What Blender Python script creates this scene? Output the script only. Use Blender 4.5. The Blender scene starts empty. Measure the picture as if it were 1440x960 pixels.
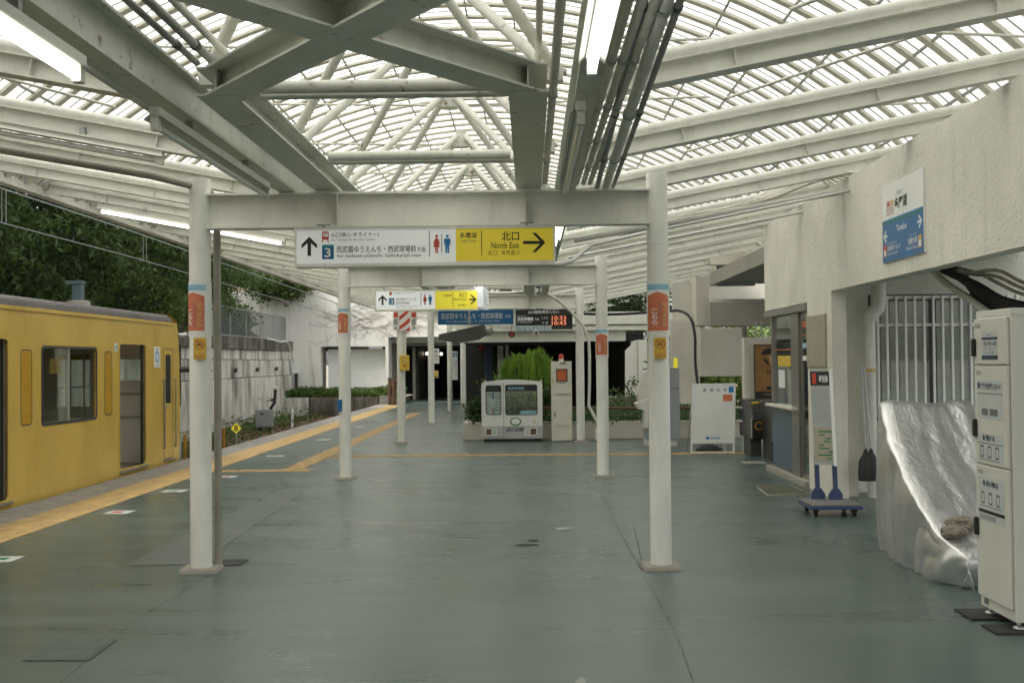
import bpy, bmesh, math, random
from mathutils import Vector, Matrix, Euler
from mathutils.geometry import tessellate_polygon
R_ = math.radians
random.seed(7)
scene = bpy.context.scene
col = scene.collection

# ------------------------------------------------------------------ camera
CAM = Vector((0, 0, 1.6)); FPX = 1560.0
CROT = (Matrix.Rotation(0.015849, 3, 'Z') @ Matrix.Rotation(math.pi/2 + 0.0181, 3, 'X') @ Matrix.Rotation(R_(-0.55), 3, 'Z'))
cam = bpy.data.objects.new('camera', bpy.data.cameras.new('camera'))
col.objects.link(cam)
cam.location = CAM
cam.rotation_euler = CROT.to_euler()
cam.data.sensor_width = 36; cam.data.lens = FPX/1440*36
cam.data.clip_start = .05; cam.data.clip_end = 3000
cam.data.dof.use_dof = True
cam.data.dof.focus_distance = 9.0
cam.data.dof.aperture_fstop = 5.6
scene.camera = cam
# ------------------------------------------------------------------ light
w = bpy.data.worlds.new('World'); scene.world = w; w.use_nodes = True
nt = w.node_tree; bg = nt.nodes['Background']
sky = nt.nodes.new('ShaderNodeTexSky'); sky.sky_type = 'NISHITA'; sky.sun_disc = False
SUN_EL, SUN_AZ = R_(58), R_(248)
sky.sun_elevation = SUN_EL; sky.sun_rotation = SUN_AZ
sky.air_density = 1.2; sky.dust_density = 4.0; sky.ozone_density = 1.0
hs = nt.nodes.new('ShaderNodeHueSaturation'); hs.inputs['Saturation'].default_value = .12
wm = nt.nodes.new('ShaderNodeMix'); wm.data_type = 'RGBA'; wm.blend_type = 'MULTIPLY'; wm.inputs[0].default_value = 1; wm.inputs[7].default_value = (1, .99, .95, 1)
nt.links.new(sky.outputs[0], hs.inputs['Color']); nt.links.new(hs.outputs[0], wm.inputs[6]); nt.links.new(wm.outputs[2], bg.inputs[0])
bg.inputs[1].default_value = .15
sun = bpy.data.objects.new('sun', bpy.data.lights.new('sun', 'SUN')); col.objects.link(sun)
sun.data.energy = 1.2; sun.data.angle = R_(25); sun.data.color = (1, .97, .91)
sd = Vector((math.sin(SUN_AZ)*math.cos(SUN_EL), math.cos(SUN_AZ)*math.cos(SUN_EL), math.sin(SUN_EL)))
sun.rotation_euler = sd.to_track_quat('Z', 'Y').to_euler(); sun.location = (0, 0, 30)
vs = scene.view_settings
vs.view_transform = 'Standard'; vs.look = 'None'; vs.gamma = 1; vs.exposure = 1.66
vs.use_curve_mapping = False
scene.cycles.use_denoising = True
scene.cycles.max_bounces = 10; scene.cycles.diffuse_bounces = 6; scene.cycles.transmission_bounces = 8
scene.cycles.transparent_max_bounces = 10
scene.cycles.sample_clamp_indirect = 8

# ------------------------------------------------------------------ helpers
def ray(px, py):
    return CROT @ Vector(((px-720)/FPX, -(py-480)/FPX, -1))
def at(px, py, y):                    # the point seen there, y metres down the platform
    d = ray(px, py); return CAM + d*(y/d.y)
def atx(px, py, x):                   # the point seen there on the plane X = x
    d = ray(px, py); return CAM + d*(x/d.x)
def gnd(px, py, z=0):
    d = ray(px, py); return CAM + d*((z-1.6)/d.z)

OFF = {}
class MB:
    def __init__(s): s.v = []; s.f = []; s.s = []; s.M = None
    def add(s, vs_, fs, smooth=False):
        b = len(s.v)
        for p in vs_:
            p = Vector(p); s.v.append(s.M @ p if s.M else p)
        for f in fs: s.f.append(tuple(i+b for i in f)); s.s.append(smooth)
        return s
    def box(s, x0, x1, y0, y1, z0, z1):
        if x0 > x1: x0, x1 = x1, x0
        if y0 > y1: y0, y1 = y1, y0
        if z0 > z1: z0, z1 = z1, z0
        return s.add([(x0,y0,z0),(x1,y0,z0),(x1,y1,z0),(x0,y1,z0),(x0,y0,z1),(x1,y0,z1),(x1,y1,z1),(x0,y1,z1)],
                     [(0,3,2,1),(4,5,6,7),(0,1,5,4),(1,2,6,5),(2,3,7,6),(3,0,4,7)])
    def bar(s, p0, p1, w, h, up=(0,0,1)):          # box along p0->p1, w sideways, h along up
        p0 = Vector(p0); p1 = Vector(p1); d = (p1-p0).normalized(); u = Vector(up)
        sd_ = d.cross(u).normalized(); u = sd_.cross(d).normalized()
        a = sd_*w/2; b = u*h/2
        return s.add([p0-a-b, p0+a-b, p0+a+b, p0-a+b, p1-a-b, p1+a-b, p1+a+b, p1-a+b],
                     [(0,3,2,1),(4,5,6,7),(0,1,5,4),(1,2,6,5),(2,3,7,6),(3,0,4,7)])
    def ibeam(s, p0, p1, w, h, tf=.014, tw=.01):
        p0 = Vector(p0); p1 = Vector(p1); d = (p1-p0).normalized()
        sd_ = d.cross(Vector((0,0,1))).normalized(); u = sd_.cross(d)
        pr = [(-w/2,-h/2),(w/2,-h/2),(w/2,-h/2+tf),(tw/2,-h/2+tf),(tw/2,h/2-tf),(w/2,h/2-tf),(w/2,h/2),(-w/2,h/2),(-w/2,h/2-tf),(-tw/2,h/2-tf),(-tw/2,-h/2+tf),(-w/2,-h/2+tf)]
        n = 12
        vv = [p0+sd_*a+u*b for a, b in pr]+[p1+sd_*a+u*b for a, b in pr]
        ff = [(i, (i+1) % n, n+(i+1) % n, n+i) for i in range(n)]
        for o, r in ((0, 1), (n, 0)):
            for q in ((0,1,2,11),(11,2,3,10),(10,3,4,9),(9,4,5,8),(8,5,6,7)):
                q = tuple(o+i for i in q); ff.append(tuple(reversed(q)) if r else q)
        return s.add(vv, ff)
    def tube(s, p0, p1, r, n=12, r2=None, caps=True):
        p0 = Vector(p0); p1 = Vector(p1); d = (p1-p0).normalized()
        a = d.orthogonal().normalized(); b = d.cross(a); r2 = r if r2 is None else r2
        vv = []
        for p, rr in ((p0, r), (p1, r2)):
            for i in range(n):
                t = 2*math.pi*i/n; vv.append(p+(a*math.cos(t)+b*math.sin(t))*rr)
        s.add(vv, [(i, (i+1) % n, n+(i+1) % n, n+i) for i in range(n)], True)
        if caps:
            s.add(vv[:n], [tuple(reversed(range(n)))]); s.add(vv[n:], [tuple(range(n))])
        return s
    def path(s, pts, r, n=8):
        pts = [Vector(p) for p in pts]; rs = r if isinstance(r, (list, tuple)) else [r]*len(pts)
        vv = []; a = None
        for i, p in enumerate(pts):
            d = (pts[min(i+1, len(pts)-1)]-pts[max(i-1, 0)]).normalized()
            a = d.orthogonal().normalized() if a is None else (a-d*a.dot(d)).normalized()
            b = d.cross(a)
            for k in range(n):
                t = 2*math.pi*k/n; vv.append(p+(a*math.cos(t)+b*math.sin(t))*rs[i])
        ff = []
        for i in range(len(pts)-1):
            for k in range(n): ff.append((i*n+k, i*n+(k+1) % n, (i+1)*n+(k+1) % n, (i+1)*n+k))
        s.add(vv, ff, True)
        s.add(vv[:n], [tuple(reversed(range(n)))]); s.add(vv[-n:], [tuple(range(n))])
        return s
    def lathe(s, c, prof, n=16):
        c = Vector(c); vv = []; ff = []
        for r, z in prof:
            for k in range(n):
                t = 2*math.pi*k/n; vv.append(c+Vector((r*math.cos(t), r*math.sin(t), z)))
        for i in range(len(prof)-1):
            for k in range(n): ff.append((i*n+k, i*n+(k+1) % n, (i+1)*n+(k+1) % n, (i+1)*n+k))
        s.add(vv, ff, True)
        s.add(vv[:n], [tuple(reversed(range(n)))]); s.add(vv[-n:], [tuple(range(n))])
        return s
    def prism(s, poly, ext, holes=()):             # planar loop of points pushed along ext, with holes
        ext = Vector(ext)
        loops = [[Vector(p) for p in poly]]+[[Vector(p) for p in h] for h in holes]
        allp = [p for l in loops for p in l]
        nrm = Vector((0,0,0)); l0 = loops[0]
        for i in range(len(l0)): nrm += l0[i].cross(l0[(i+1) % len(l0)])
        flip = nrm.dot(ext) > 0
        tris = tessellate_polygon(loops); n = len(allp); ff = []
        for t in tris:
            a, b, c = t
            if (allp[b]-allp[a]).cross(allp[c]-allp[a]).dot(nrm) < 0: t = (a, c, b)
            t = tuple(t); q = tuple(reversed(t))
            ff.append(q if flip else t); ff.append(tuple(n+i for i in (t if flip else q)))
        o = 0
        for li, l in enumerate(loops):
            k = len(l); nn = Vector((0,0,0))
            for i in range(k): nn += l[i].cross(l[(i+1) % k])
            same = nn.dot(nrm) > 0
            inv = (not flip) ^ (li > 0 and same) ^ (li > 0)
            for i in range(k):
                a, b = o+i, o+(i+1) % k
                f = (a, b, n+b, n+a); ff.append(tuple(reversed(f)) if (flip == False) ^ (li > 0 and same) else f)
            o += k
        return s.add(allp+[p+ext for p in allp], ff)
    def build(s, name, mat, parent=None, bev=0, kind=None, loc=None):
        me = bpy.data.meshes.new(name)
        off = Vector(OFF.get(parent.name, (0,0,0))) if parent else Vector((0,0,0))
        l = Vector(loc) if loc is not None else Vector((0,0,0))
        me.from_pydata([tuple(p-off-l) for p in s.v], [], s.f)
        me.polygons.foreach_set('use_smooth', s.s)
        me.materials.append(mat); me.update()
        o = bpy.data.objects.new(name, me); col.objects.link(o)
        o.location = l
        if parent: o.parent = parent
        OFF[o.name] = off+l
        if bev:
            b = o.modifiers.new('bevel', 'BEVEL'); b.width = bev; b.segments = 2; b.limit_method = 'ANGLE'; b.angle_limit = R_(50)
        if kind: o['kind'] = kind
        return o

class SplitMB(MB):
    """like MB, but every piece of print becomes an object of its own"""
    def __init__(s): super().__init__(); s.bits = []
    def add(s, vs_, fs, smooth=False):
        b = MB(); b.add(vs_, fs, smooth); s.bits.append(b); return s
    def build(s, name, mat, parent=None, **k):
        return [b.build(name, mat, parent, **k) for b in s.bits][0]
def tag(o, label, cat, group=None):
    o['label'] = label; o['category'] = cat
    if group: o['group'] = group
    return o
def thing(name, label, cat, loc, group=None):
    o = bpy.data.objects.new(name, None); col.objects.link(o); o.empty_display_size = .2
    o.location = loc; OFF[o.name] = Vector(loc)
    return tag(o, label, cat, group)
def clone(o, parent=None, dloc=None, name=None):    # a copy of an object with copies of its children
    c = o.copy(); col.objects.link(c)
    if parent: c.parent = parent
    if dloc is not None: c.location = o.location+Vector(dloc)
    OFF[c.name] = OFF[o.name]+Vector(dloc or (0,0,0))
    for k in [ch for ch in o.children]:
        clone(k, c)
    return c

def rr(u0, u1, v0, v1, r, n=4):                     # rounded rectangle in 2D
    pts = []
    for cx, cy, a0 in ((u1-r, v1-r, 0), (u0+r, v1-r, 90), (u0+r, v0+r, 180), (u1-r, v0+r, 270)):
        for i in range(n+1):
            t = R_(a0+90*i/n); pts.append((cx+r*math.cos(t), cy+r*math.sin(t)))
    return pts
class Plane:
    """flat face: origin, u (to the reader's right), v (up); n points to the reader"""
    def __init__(s, o, u, v): s.o = Vector(o); s.u = Vector(u).normalized(); s.v = Vector(v).normalized(); s.n = s.u.cross(s.v)
    def p(s, u, v, h=0): return s.o+s.u*u+s.v*v+s.n*h
    def poly(s, mb, pts, h=.0015, base=0, holes=()):
        return mb.prism([s.p(u, v, base) for u, v in pts], s.n*h, [[s.p(u, v, base) for u, v in hh] for hh in holes])
    def rect(s, mb, u0, u1, v0, v1, h=.0015, base=0):
        return s.poly(mb, [(u0,v0),(u1,v0),(u1,v1),(u0,v1)], h, base)
def front(px, py, d): return Plane(at(px, py, d), (1,0,0), (0,0,1))
def ell(cx, cy, rx, ry, n=20): return [(cx+rx*math.cos(2*math.pi*i/n), cy+ry*math.sin(2*math.pi*i/n)) for i in range(n)]
_tc = {}
def glyphs(body, bold):
    k = (body, bold)
    if k not in _tc:
        c = bpy.data.curves.new('t', 'FONT'); c.body = body; c.resolution_u = 2; c.offset = bold; c.fill_mode = 'FRONT' if False else 'BOTH'
        o = bpy.data.objects.new('t', c); col.objects.link(o)
        me = bpy.data.meshes.new_from_object(o)
        vv = [v.co.copy() for v in me.vertices]; ff = [tuple(p.vertices) for p in me.polygons if p.normal.z > 0] or [tuple(p.vertices) for p in me.polygons]
        bpy.data.objects.remove(o); bpy.data.curves.remove(c); bpy.data.meshes.remove(me)
        _tc[k] = (vv, ff)
    return _tc[k]
def text(pl, mb, body, u0, u1, v0, v1, h=.002, bold=.0, keep=False, rot=0):
    """lettering fitted to a rectangle of the plane"""
    vv, ff = glyphs(body, bold)
    if not vv: return
    pts = [(p.x, p.y) for p in vv]
    if rot == 1: pts = [(y, -x) for x, y in pts]
    if rot == -1: pts = [(-y, x) for x, y in pts]
    xs = [p[0] for p in pts]; ys = [p[1] for p in pts]
    a, b, c_, d = min(xs), max(xs), min(ys), max(ys)
    sx = (u1-u0)/max(b-a, 1e-6); sy = (v1-v0)/max(d-c_, 1e-6)
    if keep: sx = sy = min(sx, sy)
    mb.add([pl.p(u0+(x-a)*sx, v0+(y-c_)*sy, h) for x, y in pts], ff)

# ------------------------------------------------------------------ materials
def nodes(name):
    m = bpy.data.materials.new(name); m.use_nodes = True
    t = m.node_tree; b = t.nodes['Principled BSDF']
    return m, t, b
def N(t, typ, **kw):
    n = t.nodes.new(typ)
    for k, v in kw.items(): setattr(n, k, v)
    return n
def pos(t, scale=(1,1,1)):
    g = N(t, 'ShaderNodeNewGeometry'); mp = N(t, 'ShaderNodeMapping'); mp.inputs['Scale'].default_value = scale
    t.links.new(g.outputs['Position'], mp.inputs[0]); return mp.outputs[0]
def noise(t, vec, scale, detail=4, rough=.55, dist=0):
    n = N(t, 'ShaderNodeTexNoise'); n.inputs['Scale'].default_value = scale; n.inputs['Detail'].default_value = detail
    n.inputs['Roughness'].default_value = rough; n.inputs['Distortion'].default_value = dist
    t.links.new(vec, n.inputs['Vector']); return n.outputs['Fac']
def ramp(t, fac, stops):
    r = N(t, 'ShaderNodeValToRGB'); e = r.color_ramp.elements
    while len(e) < len(stops): e.new(.5)
    for i, (p, c) in enumerate(stops):
        e[i].position = p; e[i].color = (*c, 1) if isinstance(c, tuple) else (c, c, c, 1)
    t.links.new(fac, r.inputs[0]); return r.outputs[0]
def mixc(t, fac, a, b, mode='MIX'):
    m = N(t, 'ShaderNodeMix', data_type='RGBA', blend_type=mode)
    for sock, v in ((m.inputs[0], fac), (m.inputs[6], a), (m.inputs[7], b)):
        if hasattr(v, 'node'): t.links.new(v, sock)
        else: sock.default_value = (*v, 1) if isinstance(v, tuple) else v
    return m.outputs[2]
def bump(t, b, h, strength=.3, dist=.01):
    n = N(t, 'ShaderNodeBump'); n.inputs['Strength'].default_value = strength; n.inputs['Distance'].default_value = dist
    t.links.new(h, n.inputs['Height']); t.links.new(n.outputs[0], b.inputs['Normal'])
def mk(name, c, rough=.5, metal=0, var=.12, scale=6, bmp=0, bscale=60, stretch=(1,1,1), dirt=None, dscale=3, damt=(.55,.75), spec=.5, emit=0):
    m, t, b = nodes(name); v = pos(t, stretch)
    n = noise(t, v, scale)
    lo = tuple(x*(1-var) for x in c); hi = tuple(min(1, x*(1+var)) for x in c)
    cc = ramp(t, n, [(.3, lo), (.7, hi)])
    if dirt:
        dn = noise(t, pos(t, stretch), dscale, 6, .65)
        cc = mixc(t, ramp(t, dn, [(damt[0], 0.), (damt[1], 1.)]), cc, dirt)
    t.links.new(cc, b.inputs['Base Color'])
    b.inputs['Roughness'].default_value = rough; b.inputs['Metallic'].default_value = metal
    b.inputs['Specular IOR Level'].default_value = spec
    if bmp: bump(t, b, noise(t, pos(t), bscale, 3), bmp, .01)
    if emit:
        b.inputs['Emission Color'].default_value = (*c, 1); b.inputs['Emission Strength'].default_value = emit
    return m
M = {}
def steel(name, c, rust=True, grime=.55):
    m, t, b = nodes(name)
    n1 = noise(t, pos(t), 2.2, 5); n2 = noise(t, pos(t, (1, 1, .25)), 9, 6, .7)
    cc = ramp(t, n1, [(.3, tuple(x*.9 for x in c)), (.7, tuple(min(1, x*1.06) for x in c))])
    cc = mixc(t, ramp(t, n2, [(.52, 0.), (.78, grime)]), cc, (.27, .26, .21))
    if rust:
        n3 = noise(t, pos(t), 13, 5, .6); n4 = noise(t, pos(t), 1.7, 3)
        f = N(t, 'ShaderNodeMath', operation='MULTIPLY')
        t.links.new(ramp(t, n3, [(.62, 0.), (.67, 1.)]), f.inputs[0]); t.links.new(ramp(t, n4, [(.5, 0.), (.62, 1.)]), f.inputs[1])
        cc = mixc(t, f.outputs[0], cc, (.17, .075, .03))
    t.links.new(cc, b.inputs['Base Color']); b.inputs['Roughness'].default_value = .45
    bump(t, b, noise(t, pos(t), 40, 3), .08, .01)
    return m
M['steel'] = steel('white_painted_steel', (.62, .62, .555))
M['steel_clean'] = steel('cream_painted_steel', (.72, .72, .66), False, .3)
M['post'] = steel('post_paint', (.76, .765, .71), False, .22)
M['rib'] = steel('roof_rib_paint', (.56, .545, .46), False)
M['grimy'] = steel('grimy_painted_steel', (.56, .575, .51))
def floor_mat():
    m, t, b = nodes('green_floor_paint')
    a = noise(t, pos(t, (.35, 1.6, 1)), 1.1, 6, .6, .4); f = noise(t, pos(t, (1, 3, 1)), 14, 5, .6)
    s = noise(t, pos(t, (.45, 3, 1)), 1.6, 4, .55, .5)
    cc = ramp(t, a, [(.25, (.050, .078, .067)), (.5, (.067, .097, .085)), (.75, (.091, .121, .107))])
    cc = mixc(t, ramp(t, s, [(.45, 0.), (1., .28)]), cc, (.038, .058, .050))
    cc = mixc(t, ramp(t, f, [(.45, 0.), (.85, .22)]), cc, (.12, .148, .132))
    sp = noise(t, pos(t), 55, 2, .5); cc = mixc(t, ramp(t, sp, [(.74, 0.), (.78, .5)]), cc, (.33, .34, .30))
    pt = noise(t, pos(t), .55, 3, .5); cc = mixc(t, ramp(t, pt, [(.35, .35), (.55, 0.)]), cc, (.048, .063, .055))
    t.links.new(cc, b.inputs['Base Color'])
    rg = ramp(t, a, [(.3, .24), (.7, .38)]); t.links.new(rg, b.inputs['Roughness'])
    b.inputs['Specular IOR Level'].default_value = .55
    bump(t, b, noise(t, pos(t, (1, 1.6, 1)), 5, 3), .035, .012)
    return m
M['floor'] = floor_mat()
M['floor_patch'] = mk('worn_floor_patch', (.062, .078, .066), .6, var=.25, scale=9)
M['tactile'] = mk('yellow_tactile', (.45, .30, .115), .6, var=.18, scale=5, bmp=.1, dirt=(.22, .17, .1), dscale=6, damt=(.5, .85))
M['checker'] = mk('grey_edge_paving', (.26, .25, .225), .65, var=.3, scale=4, dirt=(.13, .12, .10), dscale=9, damt=(.45, .8))
def stucco(name, c, scale=26, st=.5):
    m, t, b = nodes(name)
    n1 = noise(t, pos(t), 1.3, 5); n2 = noise(t, pos(t), scale, 4, .6, .5); n3 = noise(t, pos(t, (2.2, 2.2, .22)), 1.6, 6, .65)
    cc = ramp(t, n1, [(.3, tuple(x*.88 for x in c)), (.7, tuple(x*1.06 for x in c))])
    cc = mixc(t, ramp(t, n3, [(.55, 0.), (.85, .5)]), cc, tuple(x*.5 for x in c))
    t.links.new(cc, b.inputs['Base Color']); b.inputs['Roughness'].default_value = .9
    bump(t, b, ramp(t, n2, [(.40, 0.), (.58, 1.)]), st, .02)
    return m
M['stucco'] = stucco('stucco_wall', (.66, .64, .565), 24, .24)
M['concrete'] = stucco('pale_concrete', (.58, .55, .48), 60, .15)
M['concrete_grey'] = stucco('grey_concrete', (.30, .285, .245), 50, .2)
def streaked(name, c, dark, lo=.42, hi=.7, sx=3):
    m, t, b = nodes(name)
    n1 = noise(t, pos(t, (sx, sx, .22)), 1.5, 7, .7, .2); n2 = noise(t, pos(t), 1.1, 4); n3 = noise(t, pos(t), 24, 5)
    f = N(t, 'ShaderNodeMath', operation='MULTIPLY_ADD'); t.links.new(n2, f.inputs[0]); f.inputs[1].default_value = .35; t.links.new(n1, f.inputs[2])
    cc = ramp(t, f.outputs[0], [(lo+.17, c), (hi+.17, dark)])
    cc = mixc(t, ramp(t, n3, [(.4, 0.), (.8, .3)]), cc, tuple(x*.6 for x in c))
    t.links.new(cc, b.inputs['Base Color']); b.inputs['Roughness'].default_value = .9
    bump(t, b, n3, .25, .01); return m
M['panel_wall'] = streaked('streaked_retaining_panel', (.70, .69, .63), (.13, .12, .095), .42, .72, 1.3)
M['abutment'] = streaked('white_abutment_concrete', (.80, .79, .74), (.34, .31, .25), .55, .95)
M['dark_concrete'] = streaked('dark_stained_concrete', (.27, .25, .21), (.035, .032, .026), .28, .62, 1.1)
M['white'] = mk('white_print', (.72, .73, .70), .45, var=.03)
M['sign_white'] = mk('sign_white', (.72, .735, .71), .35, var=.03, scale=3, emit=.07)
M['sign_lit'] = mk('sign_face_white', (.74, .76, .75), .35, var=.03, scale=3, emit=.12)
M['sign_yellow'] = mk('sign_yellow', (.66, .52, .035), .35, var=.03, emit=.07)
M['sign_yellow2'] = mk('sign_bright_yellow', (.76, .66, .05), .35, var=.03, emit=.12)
M['black'] = mk('black_print', (.012, .013, .012), .5, var=.1)
M['grey_print'] = mk('grey_print', (.14, .15, .15), .5, var=.05)
M['blue'] = mk('sign_blue', (.008, .115, .29), .4, var=.06)
M['blue_glow'] = mk('glowing_sign_blue', (.010, .12, .28), .4, var=.05, emit=.03)  # slight emission added to brighten the blue sign panel
M['timetable'] = mk('timetable_sheet', (.36, .38, .35), .5, var=.05)
M['picto_blue'] = mk('picto_blue', (.005, .17, .42), .4, var=.03)
M['teal'] = mk('sign_teal', (.03, .32, .32), .4, var=.03)
M['light_blue'] = mk('print_light_blue', (.30, .55, .66), .5, var=.04)
M['mid_blue'] = mk('print_mid_blue', (.02, .22, .42), .5, var=.04)
M['red'] = mk('print_red', (.50, .05, .025), .45, var=.05)
M['orange'] = mk('poster_orange', (.56, .16, .075), .5, var=.06, scale=14)
M['cream'] = mk('poster_cream', (.60, .40, .16), .5, var=.05)
M['sticker_yellow'] = mk('sticker_yellow', (.62, .42, .045), .5, var=.05)
M['alu'] = mk('brushed_aluminium', (.55, .55, .52), .35, .7, var=.08, scale=20, stretch=(1,1,.1))
M['stainless'] = mk('stainless', (.36, .35, .32), .3, .85, var=.08, scale=8)
M['galv'] = mk('galvanised', (.36, .38, .37), .5, .35, var=.15, scale=16)
M['dark_metal'] = mk('dark_metal', (.05, .052, .048), .5, .2, var=.2)
M['conduit'] = mk('beige_conduit', (.58, .56, .49), .55, var=.12, scale=5, dirt=(.16, .14, .1), dscale=9, damt=(.55, .8))
M['conduit_grey'] = mk('grey_conduit', (.24, .245, .225), .5, var=.15, scale=7)
M['rubber'] = mk('black_rubber', (.018, .018, .017), .7, var=.2)
M['pvc'] = mk('grey_pvc', (.60, .59, .54), .45, var=.08)
M['train'] = mk('yellow_train_paint', (.59, .405, .088), .26, var=.05, scale=2.2, dirt=(.46, .31, .055), dscale=1.4, damt=(.5, .85), stretch=(1, 1, .5))
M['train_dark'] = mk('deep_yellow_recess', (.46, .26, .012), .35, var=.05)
M['train_roof'] = mk('grey_train_roof', (.115, .11, .105), .8, var=.18, scale=9, bmp=.2)
M['train_in'] = mk('train_interior_panel', (.78, .76, .69), .5, var=.04)
M['train_floor'] = mk('train_floor', (.28, .22, .15), .6, var=.1)
M['bench_red'] = mk('maroon_seat', (.16, .03, .02), .8, var=.1)
def glass(name, tint=(.93, .96, .94), rough=.02, mixf=.55):
    m, t, b = nodes(name); t.nodes.remove(b)
    out = [n for n in t.nodes if n.type == 'OUTPUT_MATERIAL'][0]
    tr = N(t, 'ShaderNodeBsdfTransparent'); tr.inputs[0].default_value = (*tint, 1)
    gl = N(t, 'ShaderNodeBsdfGlossy'); gl.inputs['Roughness'].default_value = rough; gl.inputs[0].default_value = (.9, .92, .9, 1)
    lw = N(t, 'ShaderNodeLayerWeight'); lw.inputs[0].default_value = .5
    pw = N(t, 'ShaderNodeMath', operation='POWER'); t.links.new(lw.outputs['Facing'], pw.inputs[0]); pw.inputs[1].default_value = 3.5
    fr = N(t, 'ShaderNodeMath', operation='MULTIPLY_ADD'); t.links.new(pw.outputs[0], fr.inputs[0]); fr.inputs[1].default_value = .8; fr.inputs[2].default_value = .05
    mx = N(t, 'ShaderNodeMixShader'); t.links.new(fr.outputs[0], mx.inputs[0]); t.links.new(tr.outputs[0], mx.inputs[1]); t.links.new(gl.outputs[0], mx.inputs[2])
    t.links.new(mx.outputs[0], out.inputs[0]); return m
M['glass'] = glass('clear_glass')
M['glass_dark'] = glass('tinted_glass', (.72, .76, .72))
def translucent(name, c, clear):
    m, t, b = nodes(name); t.nodes.remove(b)
    out = [n for n in t.nodes if n.type == 'OUTPUT_MATERIAL'][0]
    tl = N(t, 'ShaderNodeBsdfTranslucent'); n = noise(t, pos(t, (1, 3, 1)), 1.5, 4)
    t.links.new(ramp(t, n, [(.3, tuple(x*.86 for x in c)), (.7, c)]), tl.inputs[0])
    di = N(t, 'ShaderNodeBsdfDiffuse'); di.inputs[0].default_value = (.6, .59, .53, 1)
    tr = N(t, 'ShaderNodeBsdfTransparent'); tr.inputs[0].default_value = (.92, .93, .9, 1)
    a = N(t, 'ShaderNodeMixShader'); a.inputs[0].default_value = .14
    t.links.new(tl.outputs[0], a.inputs[1]); t.links.new(di.outputs[0], a.inputs[2])
    c_ = N(t, 'ShaderNodeMixShader'); c_.inputs[0].default_value = clear
    t.links.new(a.outputs[0], c_.inputs[1]); t.links.new(tr.outputs[0], c_.inputs[2])
    wv = N(t, 'ShaderNodeTexWave', wave_type='BANDS', bands_direction='Y'); wv.inputs['Scale'].default_value = 10; t.links.new(pos(t), wv.inputs[0])
    bp = N(t, 'ShaderNodeBump'); bp.inputs['Strength'].default_value = .5; bp.inputs['Distance'].default_value = .01
    t.links.new(wv.outputs['Fac'], bp.inputs['Height']); t.links.new(bp.outputs[0], tl.inputs['Normal']); t.links.new(bp.outputs[0], di.inputs['Normal'])
    t.links.new(c_.outputs[0], out.inputs[0]); return m
M['shade_solid'] = mk('shade_sheet_paint', (.42, .41, .36), .6, var=.1)
M['roof_panel'] = translucent('milky_corrugated_sheet', (.76, .76, .725), .10)
def emis(name, c, s):
    m, t, b = nodes(name)
    b.inputs['Base Color'].default_value = (.8, .8, .78, 1); b.inputs['Emission Color'].default_value = (*c, 1); b.inputs['Emission Strength'].default_value = s
    return m
M['tube_lit'] = emis('lit_tube', (1, .98, .92), 1.8)
M['tube_off'] = mk('unlit_tube', (.62, .64, .60), .25, var=.02)
M['lamp_white'] = mk('lamp_housing', (.62, .62, .56), .45, var=.05)
M['led'] = emis('orange_led', (1, .16, .02), .35)
M['led_white'] = emis('white_led', (.85, .85, .8), .12)
M['bulb'] = emis('lit_bulb', (1, .85, .6), 1.6)
M['panel_black'] = mk('display_black', (.016, .017, .016), .35, var=.1)
M['display_grey'] = mk('display_grey', (.06, .06, .055), .5, var=.1)
M['soil'] = mk('dark_soil', (.06, .045, .03), .95, var=.4, scale=8, bmp=.4)
M['litter'] = mk('leaf_litter', (.12, .075, .04), .95, var=.5, scale=14, bmp=.6)
M['ballast'] = mk('track_ballast', (.16, .14, .115), .95, var=.4, scale=30, bmp=.8, bscale=30)
def leaf(name, c, var=.35, trans=.35):
    m, t, b = nodes(name)
    oi = N(t, 'ShaderNodeNewGeometry'); n = noise(t, pos(t), 1.4, 3); n2 = noise(t, pos(t), 11, 2)
    cc = ramp(t, n, [(.3, tuple(x*(1-var) for x in c)), (.7, tuple(x*(1+var) for x in c))])
    cc = mixc(t, ramp(t, n2, [(.3, 0.), (.7, .5)]), cc, (c[0]*1.5, c[1]*1.25, c[2]*.9))
    t.links.new(cc, b.inputs['Base Color']); b.inputs['Roughness'].default_value = .5
    b.inputs['Specular IOR Level'].default_value = .35
    tl = N(t, 'ShaderNodeBsdfTranslucent'); t.links.new(cc, tl.inputs[0])
    mx = N(t, 'ShaderNodeMixShader'); mx.inputs[0].default_value = trans
    out = [q for q in t.nodes if q.type == 'OUTPUT_MATERIAL'][0]
    t.links.new(b.outputs[0], mx.inputs[1]); t.links.new(tl.outputs[0], mx.inputs[2]); t.links.new(mx.outputs[0], out.inputs[0])
    return m
M['leaf_dark'] = leaf('dark_leaves', (.032, .064, .022))  # deepened green, with some shadow put into the leaf colour
M['leaf_mid'] = leaf('mid_leaves', (.08, .135, .042))
M['leaf_light'] = leaf('light_leaves', (.14, .20, .05))
M['leaf_lime'] = leaf('lime_conifer', (.20, .34, .055), .35)
M['leaf_ivy'] = leaf('ivy_leaves', (.055, .105, .04))
M['leaf_brown'] = leaf('dry_twigs', (.12, .075, .055), .3, .1)
M['bark'] = mk('bark', (.075, .055, .04), .95, var=.3, scale=12, stretch=(1,1,.2), bmp=.6)
M['wood'] = mk('weathered_wood', (.13, .075, .045), .85, var=.25, scale=10)
M['locker'] = mk('locker_grey_white', (.60, .595, .535), .4, var=.03, scale=3)
M['label_paper'] = mk('label_paper', (.50, .525, .50), .5, var=.03)
M['navy'] = mk('navy_print', (.025, .045, .085), .5, var=.05)
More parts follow.
